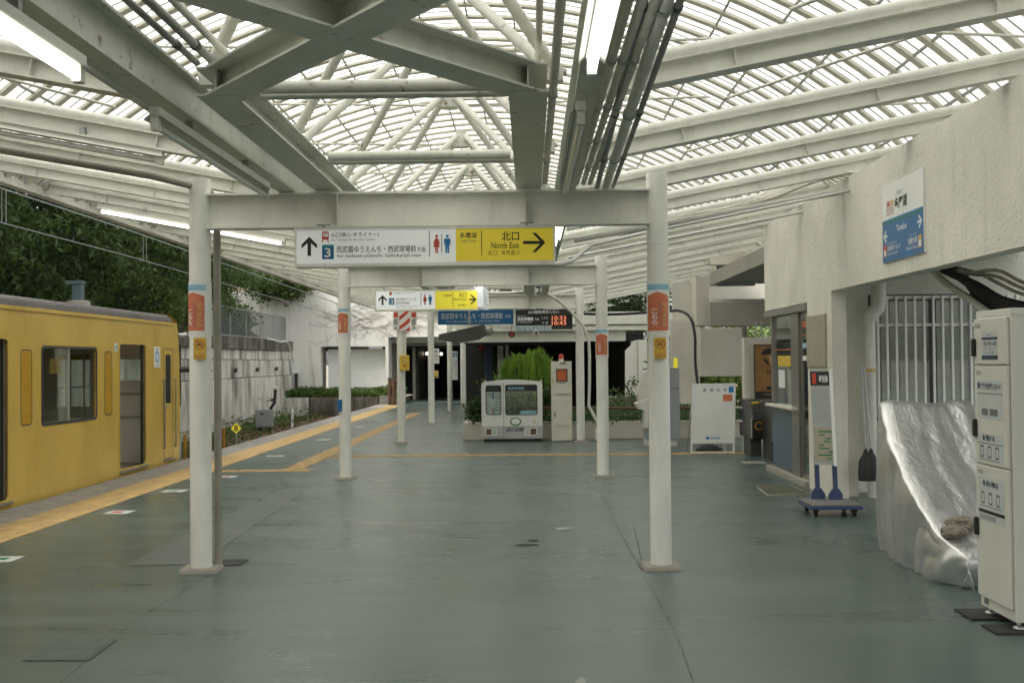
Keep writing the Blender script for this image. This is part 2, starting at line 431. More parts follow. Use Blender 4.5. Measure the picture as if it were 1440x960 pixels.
def silver():
    m, t, b = nodes('silver_tarpaulin'); n = noise(t, pos(t), 3, 5, .6)
    t.links.new(ramp(t, n, [(.3, (.60, .60, .59)), (.7, (.74, .74, .73))]), b.inputs['Base Color'])
    b.inputs['Metallic'].default_value = .8; b.inputs['Roughness'].default_value = .34
    n2 = noise(t, pos(t, (2.4, 2.0, .7)), 6, 7, .6, .6); bump(t, b, n2, .42, .025)
    return m
M['silver'] = silver()
M['stone'] = mk('rough_stone', (.20, .175, .14), .9, var=.3, scale=20, bmp=.5)
M['cart_blue'] = mk('cart_blue', (.035, .055, .13), .45, var=.1)
M['cart_grey'] = mk('cart_deck', (.13, .13, .12), .8, var=.1)
M['panel_blue'] = mk('blue_counter_panel', (.075, .115, .15), .35, var=.06)
M['beige_board'] = mk('beige_board', (.33, .30, .23), .6, var=.08)
M['poster_brown'] = mk('brown_poster', (.26, .135, .04), .4, var=.15)
M['mat_green'] = mk('green_mat', (.055, .075, .045), .95, var=.4, scale=18, bmp=.4)
M['mat_edge'] = mk('mat_edge', (.30, .29, .24), .8, var=.1)
M['aed_cream'] = mk('aed_cream_paint', (.62, .60, .51), .4, var=.04, scale=5, dirt=(.35, .27, .17), dscale=7, damt=(.62, .8))
M['aed_orange'] = mk('aed_orange', (.50, .12, .035), .4, var=.1)
M['leo_white'] = mk('leo_white', (.70, .71, .68), .3, var=.03)
M['leo_grey'] = mk('leo_grey', (.42, .435, .41), .35, var=.03)
M['cabinet_grey'] = mk('cabinet_grey', (.27, .29, .29), .45, var=.06)
M['green'] = mk('print_green', (.02, .16, .06), .5, var=.05)
M['gold'] = mk('print_gold', (.55, .36, .10), .5, var=.05)
M['ticket_orange'] = mk('orange_rail_paint', (.45, .22, .02), .5, var=.1)
M['fence_grey'] = mk('chain_link_grey', (.25, .27, .26), .5, .3, var=.1)
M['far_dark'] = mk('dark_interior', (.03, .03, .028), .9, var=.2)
M['wall_white'] = mk('white_wall', (.82, .82, .80), .8, var=.04)

# ================================================================== ground and platform
XC = -.785
PORT = [8.62+6.75*k for k in range(6)]
NODE0, NP = 5.98, 2.03
def struct(o): o['kind'] = 'structure'; return o
g = MB(); g.add([(-900,-900,-1.16),(900,-900,-1.16),(900,1500,-1.16),(-900,1500,-1.16)], [(0,1,2,3)])
struct(g.build('ground', M['ballast']))
pf = MB(); pf.box(-5.87, 30, -30, 70, -1.1, -.006)
platform = struct(pf.build('platform', M['concrete_grey']))
fl = MB(); fl.add([(-5.33,-30,0),(30,-30,0),(30,70,0),(-5.33,70,0)], [(0,1,2,3)])
fl.build('floor_paint', M['floor'], platform)
# edge paving: slabs with raised lozenges, then the yellow warning tiles
def lozenge_slab(L=.60, W=.54, nx=9, ny=10):
    mb = MB(); mb.box(0, W-.004, 0, L-.004, -.004, .002)
    for i in range(nx):
        for j in range(ny):
            cx = (i+.5)*W/nx; cy = (j+.5)*L/ny; a, b = (.022, .008) if (i+j) % 2 else (.008, .022)
            mb.add([(cx-a,cy,.002),(cx,cy-b,.002),(cx+a,cy,.002),(cx,cy+b,.002),(cx,cy,.008)], [(0,1,4),(1,2,4),(2,3,4),(3,0,4)])
    return mb
s0 = None
for k in range(60):
    y = 4+k*.60
    if s0 is None: s0 = lozenge_slab().build('edge_slab', M['checker'], platform); o = s0
    else: o = s0.copy(); col.objects.link(o); o.parent = platform
    o.location = (-5.872, y, 0)
def dot_tile(n=7, s=.30):
    mb = MB(); mb.box(0, s-.004, 0, s-.004, -.004, .004)
    for i in range(n):
        for j in range(n):
            cx = (i+.5)*s/n; cy = (j+.5)*s/n; r = .013
            a = [(cx+r*math.cos(t*math.pi/3), cy+r*math.sin(t*math.pi/3), .004) for t in range(6)]
            b = [(cx+r*.6*math.cos(t*math.pi/3), cy+r*.6*math.sin(t*math.pi/3), .009) for t in range(6)]
            mb.add(a+b, [(q, (q+1) % 6, 6+(q+1) % 6, 6+q) for q in range(6)]+[(6,7,8,9,10,11)])
    return mb
def bar_tile(s=.30, n=4):
    mb = MB(); mb.box(0, s-.004, 0, s-.004, -.004, .004)
    for i in range(n):
        c = (i+.5)*s/n; mb.box(c-.017, c+.017, .02, s-.024, .004, .009)
    return mb
td = tb = None
def put_tile(kind, x, y, rz=0, sc=1.0):
    global td, tb
    if kind == 'd':
        if td is None: td = dot_tile().build('dot_tile', M['tactile'], platform); o = td
        else: o = td.copy(); col.objects.link(o); o.parent = platform
    else:
        if tb is None: tb = bar_tile().build('bar_tile', M['tactile'], platform); o = tb
        else: o = tb.copy(); col.objects.link(o); o.parent = platform
    o.location = (x, y, 0); o.rotation_euler = (0, 0, rz); o.scale = (sc, sc, 1)
for k in range(66):                                   # warning line along the edge
    put_tile('d', -5.33, 7+k*.526, 0, 1.753)
for k in range(5): put_tile('d', -4.80+k*.30, 16.45)   # link, then the guiding line
for k in range(62): put_tile('b', -3.75, 16.75+k*.30)
for k in range(25): put_tile('b', -3.45+.30*k, 19.18, -math.pi/2)
# worn patches, cracks, stickers on the floor
def sheet(name, pts, mat, z=.0045, parent=platform):
    mb = MB(); mb.add([(p[0], p[1], z) for p in pts], [tuple(range(len(pts)))]); return mb.build(name, mat, parent)
sheet('floor_patch', [gnd(*p) for p in ((30,929),(125,929),(165,899),(80,898))], M['floor_patch'])
sheet('floor_patch', [gnd(*p) for p in ((178,795),(280,793),(355,740),(430,690),(395,690),(290,735))], mk('faded_floor_patch', (.078, .094, .082), .45, var=.2, scale=3), .003)
crk = mk('floor_crack', (.035, .04, .036), .9); wht = mk('floor_wear', (.27, .28, .25), .7, var=.2); joint = mk('floor_joint', (.075, .082, .07), .8)
def strip(name, pts, wd, mat, z=.005):
    mb = MB()
    P = [gnd(*p) for p in pts]
    rnd = random.Random(len(pts)*31+int(pts[0][0])); Q = []
    for i in range(len(P)-1):
        for k in range(8):
            t = k/8; q = P[i].lerp(P[i+1], t); Q.append(q+Vector((rnd.gauss(0, wd*.8), rnd.gauss(0, wd*.8), 0)))
    Q.append(P[-1])
    vv = []; ff = []
    for i, q in enumerate(Q):
        d = (Q[min(i+1, len(Q)-1)]-Q[max(i-1, 0)]); d.z = 0; d.normalize(); s = Vector((-d.y, d.x, 0))*wd*(.3+.7*rnd.random())
        vv += [(q.x-s.x, q.y-s.y, z), (q.x+s.x, q.y+s.y, z)]
        if i: ff.append((2*i-2, 2*i-1, 2*i+1, 2*i))
    mb.add(vv, ff); return mb.build(name, mat, platform)
strip('crack', [(905,808),(935,860),(958,910),(975,960)], .002, crk)
strip('crack', [(890,735),(905,800)], .003, crk)
strip('joint', [(845,690),(870,745),(905,805)], .003, joint)
strip('crack', [(528,735),(560,741),(600,748),(650,754),(700,757)], .004, crk)
strip('wear_mark', [(560,742),(620,752),(690,757)], .006, wht, .0055)
strip('crack', [(642,716),(664,718),(690,720)], .004, crk)
strip('wear_mark', [(640,716),(662,717)], .02, wht, .0055)
sheet('paint_chip', [gnd(*p) for p in ((722,767),(735,764),(752,764.5),(760,766),(738,768))], crk)
sheet('paint_chip', [gnd(*p) for p in ((740,760),(757,758.5),(756,760.5),(747,761.5))], crk, .0062)
sheet('paint_chip', [gnd(*p) for p in ((780,743),(800,741),(802,744),(786,746))], wht)
strip('joint', [(85,960),(180,880),(300,805),(430,722),(500,680)], .003, joint, .0045)
sheet('paint_chip', [gnd(*p) for p in ((805,964),(816,952),(826,956),(822,962))], wht)
for i, (a, wd, c) in enumerate((((6,786), .22, 'green'), ((168,720), .26, 'red'), ((246,690), .28, 'green'), ((318,670), .30, 'red'), ((388,641), .3, 'green'), ((455,618), .3, 'white'), ((505,600), .3, 'white'))):
    p = gnd(*a); mb = MB(); mb.box(p.x-wd/2, p.x+wd/2, p.y-.13, p.y+.13, 0, .0035)
    o = mb.build('floor_sticker', M['label_paper']); mb2 = MB(); mb2.box(p.x-wd*.3, p.x+wd*.12, p.y-.05, p.y+.06, .0036, .0048); mb2.build('print', M[c], o)
    tag(o, ['white and green queue sticker nearest the camera beside the yellow line', 'white and red queue sticker by the edge, left of the near post', 'white and green queue sticker closest behind the near left post', 'white and red queue sticker right of the near left post', 'green queue sticker between the two tactile lines', 'faded white queue sticker left of the second left post', 'faded white queue sticker farthest along the edge line'][i], 'sticker', 'queue stickers along the platform edge')
# ------------------------------------------------------------------ canopy
canopy = thing('station_canopy', 'white steel canopy with arched translucent ribbed roof on round posts over the platform', 'canopy', (XC, 8.62, 0))
def post(x, y, top):
    mb = MB(); mb.lathe((x, y, 0), [(.0825, .03), (.0825, top)], 24); mb.lathe((x, y, 0), [(.0822, 2.50), (.0842, 2.502), (.0842, 2.510), (.0822, 2.512)], 24)
    o = mb.build('post', M['post'], canopy)
    b = MB(); a = .145; c, s = math.cos(.06), math.sin(.06)
    vv = []
    for z, k in ((.0, 1.0), (.028, .93)):
        for dx, dy in ((-a,-a),(a,-a),(a,a),(-a,a)): vv.append((x+k*(dx*c-dy*s), y+k*(dx*s+dy*c), z))
    b.add(vv, [(0,3,2,1),(4,5,6,7),(0,1,5,4),(1,2,6,5),(2,3,7,6),(3,0,4,7)]); b.build('base_pad', M['stone'] if False else M['concrete_grey'], o)
    return o
for k, y in enumerate(PORT):
    post(-2.57, y, 3.05)
    if k not in (3, 4, 5): post(1.0, y, 3.05)
    mb = MB(); mb.ibeam((-2.57+.07, y, 2.79), (1.0-.07, y, 2.79), .14, .275, .016, .012)
    o = mb.build('portal_beam', M['steel_clean'], canopy)
    for sx in (-1.48, -.02) if k == 0 else (-1.48, 0):
        s = MB(); s.box(sx-.006, sx+.006, y-.068, y-.008, 2.67, 2.91); s.build('stiffener', M['steel'], o)
# outer girders, inner beams, cross bracing
for sgn in (-1, 1):
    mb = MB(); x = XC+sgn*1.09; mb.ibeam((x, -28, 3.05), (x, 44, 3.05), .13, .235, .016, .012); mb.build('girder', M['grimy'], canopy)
for k in range(-1, 5):
    y0 = 5.66+6.75*k
    for sgn in (-1, 1):
        x = XC+sgn*.79
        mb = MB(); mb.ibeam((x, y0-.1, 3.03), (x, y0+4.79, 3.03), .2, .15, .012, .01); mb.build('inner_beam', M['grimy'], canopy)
for k in range(0, 5):
    yc = 4.63+6.75*k
    for sgn, dz in ((-1, .003), (1, .006)):
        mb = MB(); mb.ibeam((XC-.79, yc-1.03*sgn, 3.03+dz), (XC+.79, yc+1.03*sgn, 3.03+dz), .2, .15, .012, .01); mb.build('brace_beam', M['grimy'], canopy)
# tie tubes across, pyramid struts up to the apex plates
NN = 18
APZ = 4.24
for k in range(-2, NN):
    y = NODE0+NP*k
    mb = MB(); mb.tube((XC-.66, y, 3.10), (XC+.66, y, 3.10), .036, 14); mb.tube((XC-.68, y+.09, 3.075), (XC+.68, y+.09, 3.075), .022, 10)
    mb.build('tie_tube', M['steel'], canopy)
    ya = y+NP/2
    for sx in (-1, 1):
        for sy in (-1, 1):
            b = Vector((XC+sx*.93, ya+sy*(NP/2-.06), 3.17)); a = Vector((XC+sx*.05, ya+sy*.06, APZ+.02))
            s = MB(); d = (b-a).normalized(); s.tube(a, b-d*.12, .034, 12); s.tube(b-d*.12, b, .034, 12, .016); s.build('strut', M['steel'], canopy)
    p = MB(); p.box(XC-.085, XC+.085, ya-.075, ya+.075, APZ-.10, APZ+.03)
    p.box(XC-.06, XC+.06, ya-.05, ya+.05, APZ+.03, APZ+.10)
    for bx in (-.04, .04):
        p.tube((XC+bx, ya-.09, APZ-.03), (XC+bx, ya-.075, APZ-.03), .016, 6)
    p.build('apex_plate', M['steel'], canopy)
    r = MB(); r.tube((XC-2.6, ya, APZ-.02), (XC-.085, ya, APZ-.07), .012, 6); r.tube((XC+.085, ya, APZ-.07), (XC+2.6, ya, APZ-.02), .012, 6); r.build('tie_rod', M['steel'], canopy)
    for sx in (-1, 1):
        l = MB(); l.box(XC+sx*.93-.05, XC+sx*.93+.05, y-.05, y+.05, 3.107, 3.19); l.tube((XC+sx*.93-.07, y, 3.165), (XC+sx*.93+.07, y, 3.165), .02, 6); l.build('node_lug', M['steel'], canopy)
# rafters
def raft_z(off): return 3.10+.19*(off-1.1)
OE = 5.35
def rafter(sgn, y):
    mb = MB()
    a = Vector((XC+sgn*1.19, y, raft_z(1.19))); b = Vector((XC+sgn*OE, y, raft_z(OE)))
    d = (b-a).normalized(); up = Vector((-d.z*sgn, 0, d.x*sgn)); up = up if up.z > 0 else -up
    mb.tube(a+up*.06, b+up*.06, .04, 16)
    mb.bar(a-up*.03, b-up*.03, .012, .11, up); mb.bar(a-up*.088, b-up*.088, .14, .012, up); mb.bar(a+up*.022, b+up*.022, .11, .01, up)
    o = mb.build('rafter', M['steel_clean'], canopy)
    for off in (1.9, 3.3, 4.6):
        q = a+(b-a)*((off-1.19)/(OE-1.19)); s = MB(); s.bar(q-up*.08, q+up*.03, .09, .008, d); s.build('stiffener', M['steel'], o)
    return o
R0 = {sg: rafter(sg, NODE0) for sg in (-1, 1)}
for k in range(-3, NN+1):
    if k == 0: continue
    for sg in (-1, 1):
        c = R0[sg].copy(); col.objects.link(c); c.parent = canopy; c.location = (0, NP*k, 0)
        for ch in R0[sg].children:
            q = ch.copy(); col.objects.link(q); q.parent = c
# vault
RV, CZ = 7.5, 6.15-7.5
AM = math.asin(5.40/RV)
def arc(r, n): return [(r*math.sin(-AM+2*AM*i/n), CZ+r*math.cos(-AM+2*AM*i/n)) for i in range(n+1)]
def arc_bar(w_, h_, r, n=36):
    mb = MB(); vv = []; ff = []
    for (x0, z0), (x1, z1) in zip(arc(r, n), arc(r+h_, n)):
        vv += [(XC+x0,-w_/2,z0),(XC+x0,w_/2,z0),(XC+x1,w_/2,z1),(XC+x1,-w_/2,z1)]
    for i in range(n):
        for a in range(4): ff.append((4*i+a, 4*i+(a+1) % 4, 4*i+4+(a+1) % 4, 4*i+4+a))
    ff += [(0,1,2,3), (4*n+3,4*n+2,4*n+1,4*n)]
    return mb.add(vv, ff)
RP = NP/4
y_first = NODE0-NP*4.5
def repeat(first, n, step, y0):
    first.location.y = y0-8.62
    for i in range(1, n):
        c = first.copy(); col.objects.link(c); c.parent = canopy; c.location.y = y0-8.62+i*step
nr = int((44-y_first)/RP)
rb = arc_bar(.115, .035, RV).build('roof_rib', M['rib'], canopy); rb.data.transform(Matrix.Translation((0, 8.62, 0)))
repeat(rb, nr, RP, y_first)
sm_ = arc_bar(.010, .012, RV+.03).build('panel_seam', M['conduit_grey'], canopy); sm_.data.transform(Matrix.Translation((0, 8.62, 0)))
repeat(sm_, nr, RP, y_first+RP*.62)
pm = MB(); vv = []; n = 40
for x, z in arc(RV+.044, n): vv += [(XC+x, 0, z), (XC+x, NP-.01, z)]
pm.add(vv, [(2*i, 2*i+2, 2*i+3, 2*i+1) for i in range(n)], True)
pn = pm.build('roof_panel', M['roof_panel'], canopy); pn.data.transform(Matrix.Translation((0, 8.62, 0)))
repeat(pn, int((44-y_first)/NP), NP, y_first)
sp = MB(); vv = []                                    # unseen solid sheets added behind the camera to shade surfaces facing it
for x, z in arc(RV+.06, n): vv += [(XC+x, -28, z), (XC+x, y_first+NP*1.5, z)]
sp.add(vv, [(2*i, 2*i+2, 2*i+3, 2*i+1) for i in range(n)], True); sp.build('shade_sheet', M['shade_solid'], canopy)
for i in range(19):
    a = -AM+.06+(2*AM-.12)*i/18
    mb = MB(); x, z = XC+(RV+.022)*math.sin(a), CZ+(RV+.022)*math.cos(a); mb.bar((x, y_first, z), (x, 44, z), .02, .028); mb.build('purlin_rod', M['conduit_grey'], canopy)
for sgn in (-1, 1):                                   # eaves beams and thin diagonal rods
    mb = MB(); x = XC+sgn*(OE+.08); mb.ibeam((x, -28, raft_z(OE)-.01), (x, 44, raft_z(OE)-.01), .13, .28, .014, .01); mb.build('eaves_beam', M['steel'], canopy)
    for k in range(-2, 14):
        y = NODE0+NP*k
        for o0, o1, dy in ((2.2, 4.4, 1), (4.4, 2.2, 1)):
            mb = MB(); mb.tube((XC+sgn*o0, y+.05, raft_z(o0)+.1), (XC+sgn*o1, y+NP-.05, raft_z(o1)+.16), .011, 6); mb.build('brace_rod', M['steel'], canopy)
# rain pipe behind the near left post, with the drain
mb = MB(); mb.path([(-5.6, 8.2, 3.52), (-2.85, 8.3, 3.03), (-2.60, 8.6, 2.99), (-2.53, 8.72, 2.97), (-2.49, 8.76, 2.92), (-2.475, 8.76, 2.8), (-2.475, 8.76, .02)], .03, 12)
dp = mb.build('rain_pipe', mk('brown_grey_pipe', (.30, .285, .24), .5)); tag(dp, 'dark grey rain pipe running down behind the nearest left post', 'pipe')
gp = gnd(322, 791)
gr = thing('drain_grate', 'small dark metal drain grate at the foot of the nearest left post', 'drain', (gp.x, gp.y, 0))
mb = MB(); mb.box(gp.x-.13, gp.x+.13, gp.y-.13, gp.y+.13, .001, .004); mb.build('pan', M['black'], gr)
for i in range(9):
    b = MB(); x = gp.x-.12+i*.03; b.box(x-.005, x+.005, gp.y-.13, gp.y+.13, .004, .010); b.build('slat', M['dark_metal'], gr)
# ------------------------------------------------------------------ fluorescent lamps
def lamp(p0, p1, lit, label, down=Vector((0,0,-1)), ext=True):
    p0 = Vector(p0); p1 = Vector(p1); r = thing('fluorescent_lamp', label, 'lamp', p0, 'fluorescent lamps under the canopy'); d = (p1-p0).normalized()
    sd_ = d.cross(Vector((0,0,1))).normalized()
    h = MB()
    h.bar(p0+Vector((0,0,.055)), p1+Vector((0,0,.055)), .05, .05)
    a0, a1 = p0+Vector((0,0,.03)), p1+Vector((0,0,.03))
    vv = []
    for q in (a0, a1): vv += [q-sd_*.055-Vector((0,0,.012)), q-sd_*.025+Vector((0,0,.012)), q+sd_*.025+Vector((0,0,.012)), q+sd_*.055-Vector((0,0,.012))]
    h.add(vv, [(0,1,5,4),(1,2,6,5),(2,3,7,6)])
    h.build('housing', M['lamp_white'], r)
    for q, s in ((p0, 1), (p1, -1)):
        e = MB(); e.bar(q, q+d*s*.05, .04, .07); e.build('socket', M['lamp_white'], r)
    t = MB(); t.tube(p0+d*.05-Vector((0,0,.012)), p1-d*.05-Vector((0,0,.012)), .019, 12); t.build('tube', M['tube_lit'] if lit else M['tube_off'], r)
    for t_ in (.25, .75):
        br = MB(); q = p0.lerp(p1, t_)+Vector((0,0,.075)); br.bar(q, q+Vector((0,0,.06)), .04, .03, (0,1,0)); br.build('bracket', M['galv'], r)
    return r
zl = 2.80
lamp((-1.85, 2.2, zl), (-1.85, 4.55, zl), True, 'lit fluorescent lamp at the top left corner, nearest under the left girder')
lamp((-1.85, 5.45, zl), (-1.85, 7.8, zl), False, 'unlit fluorescent lamp under the left girder just before the first cross beam')
lamp((.265, 2.2, zl), (.265, 4.55, zl), True, 'lit fluorescent lamp at the top centre, nearest under the right girder')
lamp((.265, 5.45, zl), (.265, 7.8, zl), False, 'unlit fluorescent lamp under the right girder above the near sign')
lamp((.265, 9.0, zl), (.265, 11.3, zl), True, 'lit fluorescent lamp just behind the right end of the near sign')
lamp((XC, 16.6, zl-.05), (XC-.02, 18.0, zl-.05), True, 'small lit lamp above the second hanging sign')
def rlamp(x0, x1, y, lit, label, dz=.16):
    lamp((x0, y, raft_z(XC-x0)-dz), (x1, y, raft_z(XC-x1)-dz), lit, label)
rlamp(-5.0, -2.64, NODE0+NP-.03, False, 'unlit fluorescent lamp slung under a rafter at the left edge above the train')
rlamp(-5.5, -3.1, NODE0+4*NP-.03, True, 'long lit fluorescent lamp slung under the far left rafter beyond the train roof', .2)
# ------------------------------------------------------------------ conduits
def conduit(pts, r, mat, label, n=10, clips=()):
    mb = MB(); mb.path(pts, r, n); o = mb.build('conduit', mat); tag(o, label, 'pipe', 'conduits under the canopy')
    P = [Vector(p) for p in pts]; d = (P[-1]-P[0])
    for t in clips:
        q = P[0]+d*t; c = MB(); c.tube(q-d.normalized()*.02, q+d.normalized()*.02, r*1.25, n); c.build('clip', M['dark_metal'] if mat is M['conduit_grey'] else M['galv'], o)
    return o
def farpt(p, t): return p
for i, x in enumerate((.375, .425, .475)):
    conduit([(x, -1, 2.87), (x-.0, 8.5, 2.965)], .02, M['conduit'], ['beige conduit closest to the right girder, first of three side by side', 'beige conduit in the middle of the three beside the right girder', 'beige conduit farthest right of the three bunched beside the right girder'][i], 10, (.42, .52, .62, .72, .82, .92))
def px_line(a, b, h0=1.36, h1=1.40):
    pa = at(a[0], a[1], 4.1); pb = at(b[0], b[1], 8.55); d = pb-pa
    return [pa-d*.8, pa, pb, pb+d*.25]
conduit(px_line((905,0),(840,262)), .019, M['conduit_grey'], 'thin dark conduit left of the thick pale pipe beside the right girder', 10, (.40, .6, .75))
conduit(px_line((937,0),(852,262)), .030, M['pvc'], 'thick pale grey pipe hanging right of the girder between two dark conduits', 12, (.40, .6, .75))
conduit(px_line((957,0),(863,260)), .016, M['conduit_grey'], 'thin dark conduit rightmost of the pipes beside the right girder', 10, (.40, .6, .75))
conduit([(.13, -1, 2.93), (.13, 8.5, 2.975)], .022, M['conduit'], 'beige conduit running left of the right girder lamps', 10, (.5, .7, .9))
conduit([(.06, -1, 3.20), (.06, 5.9, 3.20)], .018, M['conduit'], 'beige conduit above the cross brace left of the right girder', 10, (.8,))
conduit([(-1.74, -1, 3.19), (-1.74, 5.8, 3.19)], .018, M['conduit_grey'], 'dark conduit lying on the left girder, outermost of three', 10, (.95,))
conduit([(-1.66, -1, 3.20), (-1.66, 5.85, 3.20)], .022, M['conduit_grey'], 'dark conduit lying on the left girder, middle of three', 10, (.95,))
conduit([(-1.55, -1, 3.20), (-1.55, 5.95, 3.20)], .02, M['pvc'], 'pale pipe lying on the left girder, innermost of three', 10)
conduit([(-1.96, -1, 2.93), (-1.96, 7.9, 2.93)], .02, M['conduit'], 'beige conduit hugging the outer side of the left girder', 10, (.6, .8))
# pipe bending down from the canopy at the third right post
pp = PORT[2]
conduit([at(760, 408, pp-.4), at(785, 422, pp-.3), at(803, 438, pp-.25), at(820, 458, pp-.2), at(828, 478, pp-.17), at(829, 500, pp-.16), at(829, 540, pp-.16), at(828, 570, pp-.16), at(838, 590, pp-.17), at(846, 606, pp-.2)], .03, M['pvc'], 'pale bent pipe running down along the third right post to a ground box')
conduit([at(640, 372, 8.7), at(700, 372, 8.7), at(790, 372, 8.75), at(806, 366, 8.9), at(830, 345, 9.1), (1.35, NODE0+3*NP-.15, 2.99), (4.3, NODE0+3*NP-.15, 3.56)], .018, M['alu'], 'bright metal conduit bent up behind the near sign and along a rafter', 8)
conduit([(.5, NODE0+4*NP-.12, 2.90), (4.3, NODE0+4*NP-.12, 3.60)], .018, M['alu'], 'bright metal conduit along the far right rafters', 8)
conduit([(.5, NODE0+3*NP+.12, 2.93), (4.3, NODE0+3*NP+.12, 3.57)], .035, M['pvc'], 'grey pipe strapped under a right rafter', 10)
# bundle of cables over the wall top on the right
def spline(pts):
    P = [Vector(p) for p in pts]; Q = []
    for i in range(len(P)-1):
        p0 = P[max(i-1, 0)]; p1 = P[i]; p2 = P[i+1]; p3 = P[min(i+2, len(P)-1)]
        for t in (0, .25, .5, .75):
            Q.append(.5*((2*p1)+(p2-p0)*t+(2*p0-5*p1+4*p2-p3)*t*t+(3*p1-p0-3*p2+p3)*t**3))
    return Q+[P[-1]]
rnd = random.Random(4)
for i in range(7):
    u = rnd.uniform
    pts = [(1.0, 12.25+u(-.1, .1), 2.99+u(-.02, .03)), (1.7, 12.3+u(-.1, .1), 3.13+u(-.03, .05)), (2.3, 12.3+u(-.1, .1), 3.26+u(-.03, .06)), (2.75, 12.35+.05*i, 3.40+.02*i), (3.05, 12.35+.08*i, 3.52+.035*i), (3.3, 12.1+.13*i, 3.57+.03*i), (3.52, 11.85+.17*i, 3.58), (3.8, 11.7+.17*i, 3.4)]
    conduit(spline(pts), .014 if i % 2 else .018, M['conduit'], ['beige cable of the bundle over the wall top, nearest the camera', 'second nearest beige cable of the bundle over the wall top', 'third nearest beige cable of the bundle over the wall top', 'middle beige cable of the bundle over the wall top', 'third farthest beige cable of the bundle over the wall top', 'second farthest beige cable of the bundle over the wall top', 'farthest beige cable of the bundle over the wall top'][i], 8)

# ================================================================== signs
class Face:
    """a flat face addressed by the photograph's pixels, standing at depth d and facing the camera side"""
    def __init__(s, d): s.d = d; s.pl = Plane((0, d, 0), (1,0,0), (0,0,1))
    def uv(s, px, py): p = at(px, py, s.d); return p.x, p.z
    def r(s, x0, y0, x1, y1):
        a = s.uv(x0, (y0+y1)/2); b = s.uv(x1, (y0+y1)/2); c = s.uv((x0+x1)/2, y0); e = s.uv((x0+x1)/2, y1)
        return a[0], b[0], e[1], c[1]
    def rect(s, mb, x0, y0, x1, y1, h=.0015, base=0):
        u0, u1, v0, v1 = s.r(x0, y0, x1, y1); s.pl.rect(mb, u0, u1, v0, v1, h, base)
    def text(s, mb, body, x0, y0, x1, y1, h=.003, bold=.0):
        u0, u1, v0, v1 = s.r(x0, y0, x1, y1); text(s.pl, mb, body, u0, u1, v0, v1, h, bold)
    def poly(s, mb, pts, h=.002, base=.001, holes=()):
        s.pl.poly(mb, [s.uv(*p) for p in pts], h, base, [[s.uv(*p) for p in hh] for hh in holes])
def arrow_up(f, mb, cx, y0, y1, w_, t):
    f.poly(mb, [(cx-t/2, y1), (cx-t/2, y0+t*1.3), (cx+t/2, y0+t*1.3), (cx+t/2, y1)])
    k = t*1.1
    f.poly(mb, [(cx, y0), (cx+w_/2, y0+w_/2), (cx+w_/2, y0+w_/2+k), (cx, y0+k*1.2), (cx-w_/2, y0+w_/2+k), (cx-w_/2, y0+w_/2)], .0022)
def arrow_right(f, mb, x0, x1, cy, h, t):
    f.poly(mb, [(x0, cy-t/2), (x1-t, cy-t/2), (x1-t, cy+t/2), (x0, cy+t/2)])
    f.poly(mb, [(x1, cy), (x1-h/2, cy+h/2), (x1-h/2-t*1.2, cy+h/2), (x1-t*1.3, cy), (x1-h/2-t*1.2, cy-h/2), (x1-h/2, cy-h/2)], .0022)
def woman(f, mb, cx, y0, y1):
    h = y1-y0; k = h/27
    f.poly(mb, [(cx+2.2*k*math.cos(t*.5236), y0+2.3*k+2.3*k*math.sin(t*.5236)) for t in range(12)])
    f.poly(mb, [(cx-2*k, y0+5.5*k), (cx+2*k, y0+5.5*k), (cx+5.2*k, y0+13*k), (cx+4*k, y0+14*k), (cx+2.2*k, y0+9.5*k), (cx+4.6*k, y0+18*k), (cx+2.2*k, y0+18*k), (cx+1.8*k, y1), (cx+.4*k, y1), (cx+.2*k, y0+18*k), (cx-.2*k, y0+18*k), (cx-.4*k, y1), (cx-1.8*k, y1), (cx-2.2*k, y0+18*k), (cx-4.6*k, y0+18*k), (cx-2.2*k, y0+9.5*k), (cx-4*k, y0+14*k), (cx-5.2*k, y0+13*k)], .0024)
def man(f, mb, cx, y0, y1):
    h = y1-y0; k = h/27
    f.poly(mb, [(cx+2.2*k*math.cos(t*.5236), y0+2.3*k+2.3*k*math.sin(t*.5236)) for t in range(12)])
    f.poly(mb, [(cx-4.6*k, y0+5.6*k), (cx+4.6*k, y0+5.6*k), (cx+4.8*k, y0+15*k), (cx+3.4*k, y0+15*k), (cx+3.1*k, y0+9*k), (cx+2.7*k, y1), (cx+.5*k, y1), (cx, y0+16*k), (cx-.5*k, y1), (cx-2.7*k, y1), (cx-3.1*k, y0+9*k), (cx-3.4*k, y0+15*k), (cx-4.8*k, y0+15*k)], .0024)
def sign_box(name, label, x0, y0, x1, y1, d, depth, fr=.018, mat_frame='steel_clean', hangers=(), top=2.66):
    f = Face(d); u0, u1, v0, v1 = f.r(x0, y0, x1, y1)
    r = thing(name, label, 'sign', ((u0+u1)/2, d, v0), 'hanging signs')
    mb = MB(); mb.box(u0, u1, d, d+depth, v0, v1); mb.build('case', M[mat_frame], r, bev=.004)
    fb = MB(); pl = f.pl
    pl.poly(fb, [(u0,v0),(u1,v0),(u1,v1),(u0,v1)], .006, 0, [[(u0+fr,v0+fr),(u1-fr,v0+fr),(u1-fr,v1-fr),(u0+fr,v1-fr)]])
    fb.build('frame', M[mat_frame], r)
    for hx in hangers:
        hb = MB(); q = at(hx, y0, d+depth/2); hb.box(q.x-.012, q.x+.012, d+depth/2-.012, d+depth/2+.012, v1, top)
        hb.box(q.x-.05, q.x+.05, d+depth/2-.03, d+depth/2+.03, top-.006, top); hb.build('hanger', M['galv'], r)
    return r, f, (u0, u1, v0, v1)
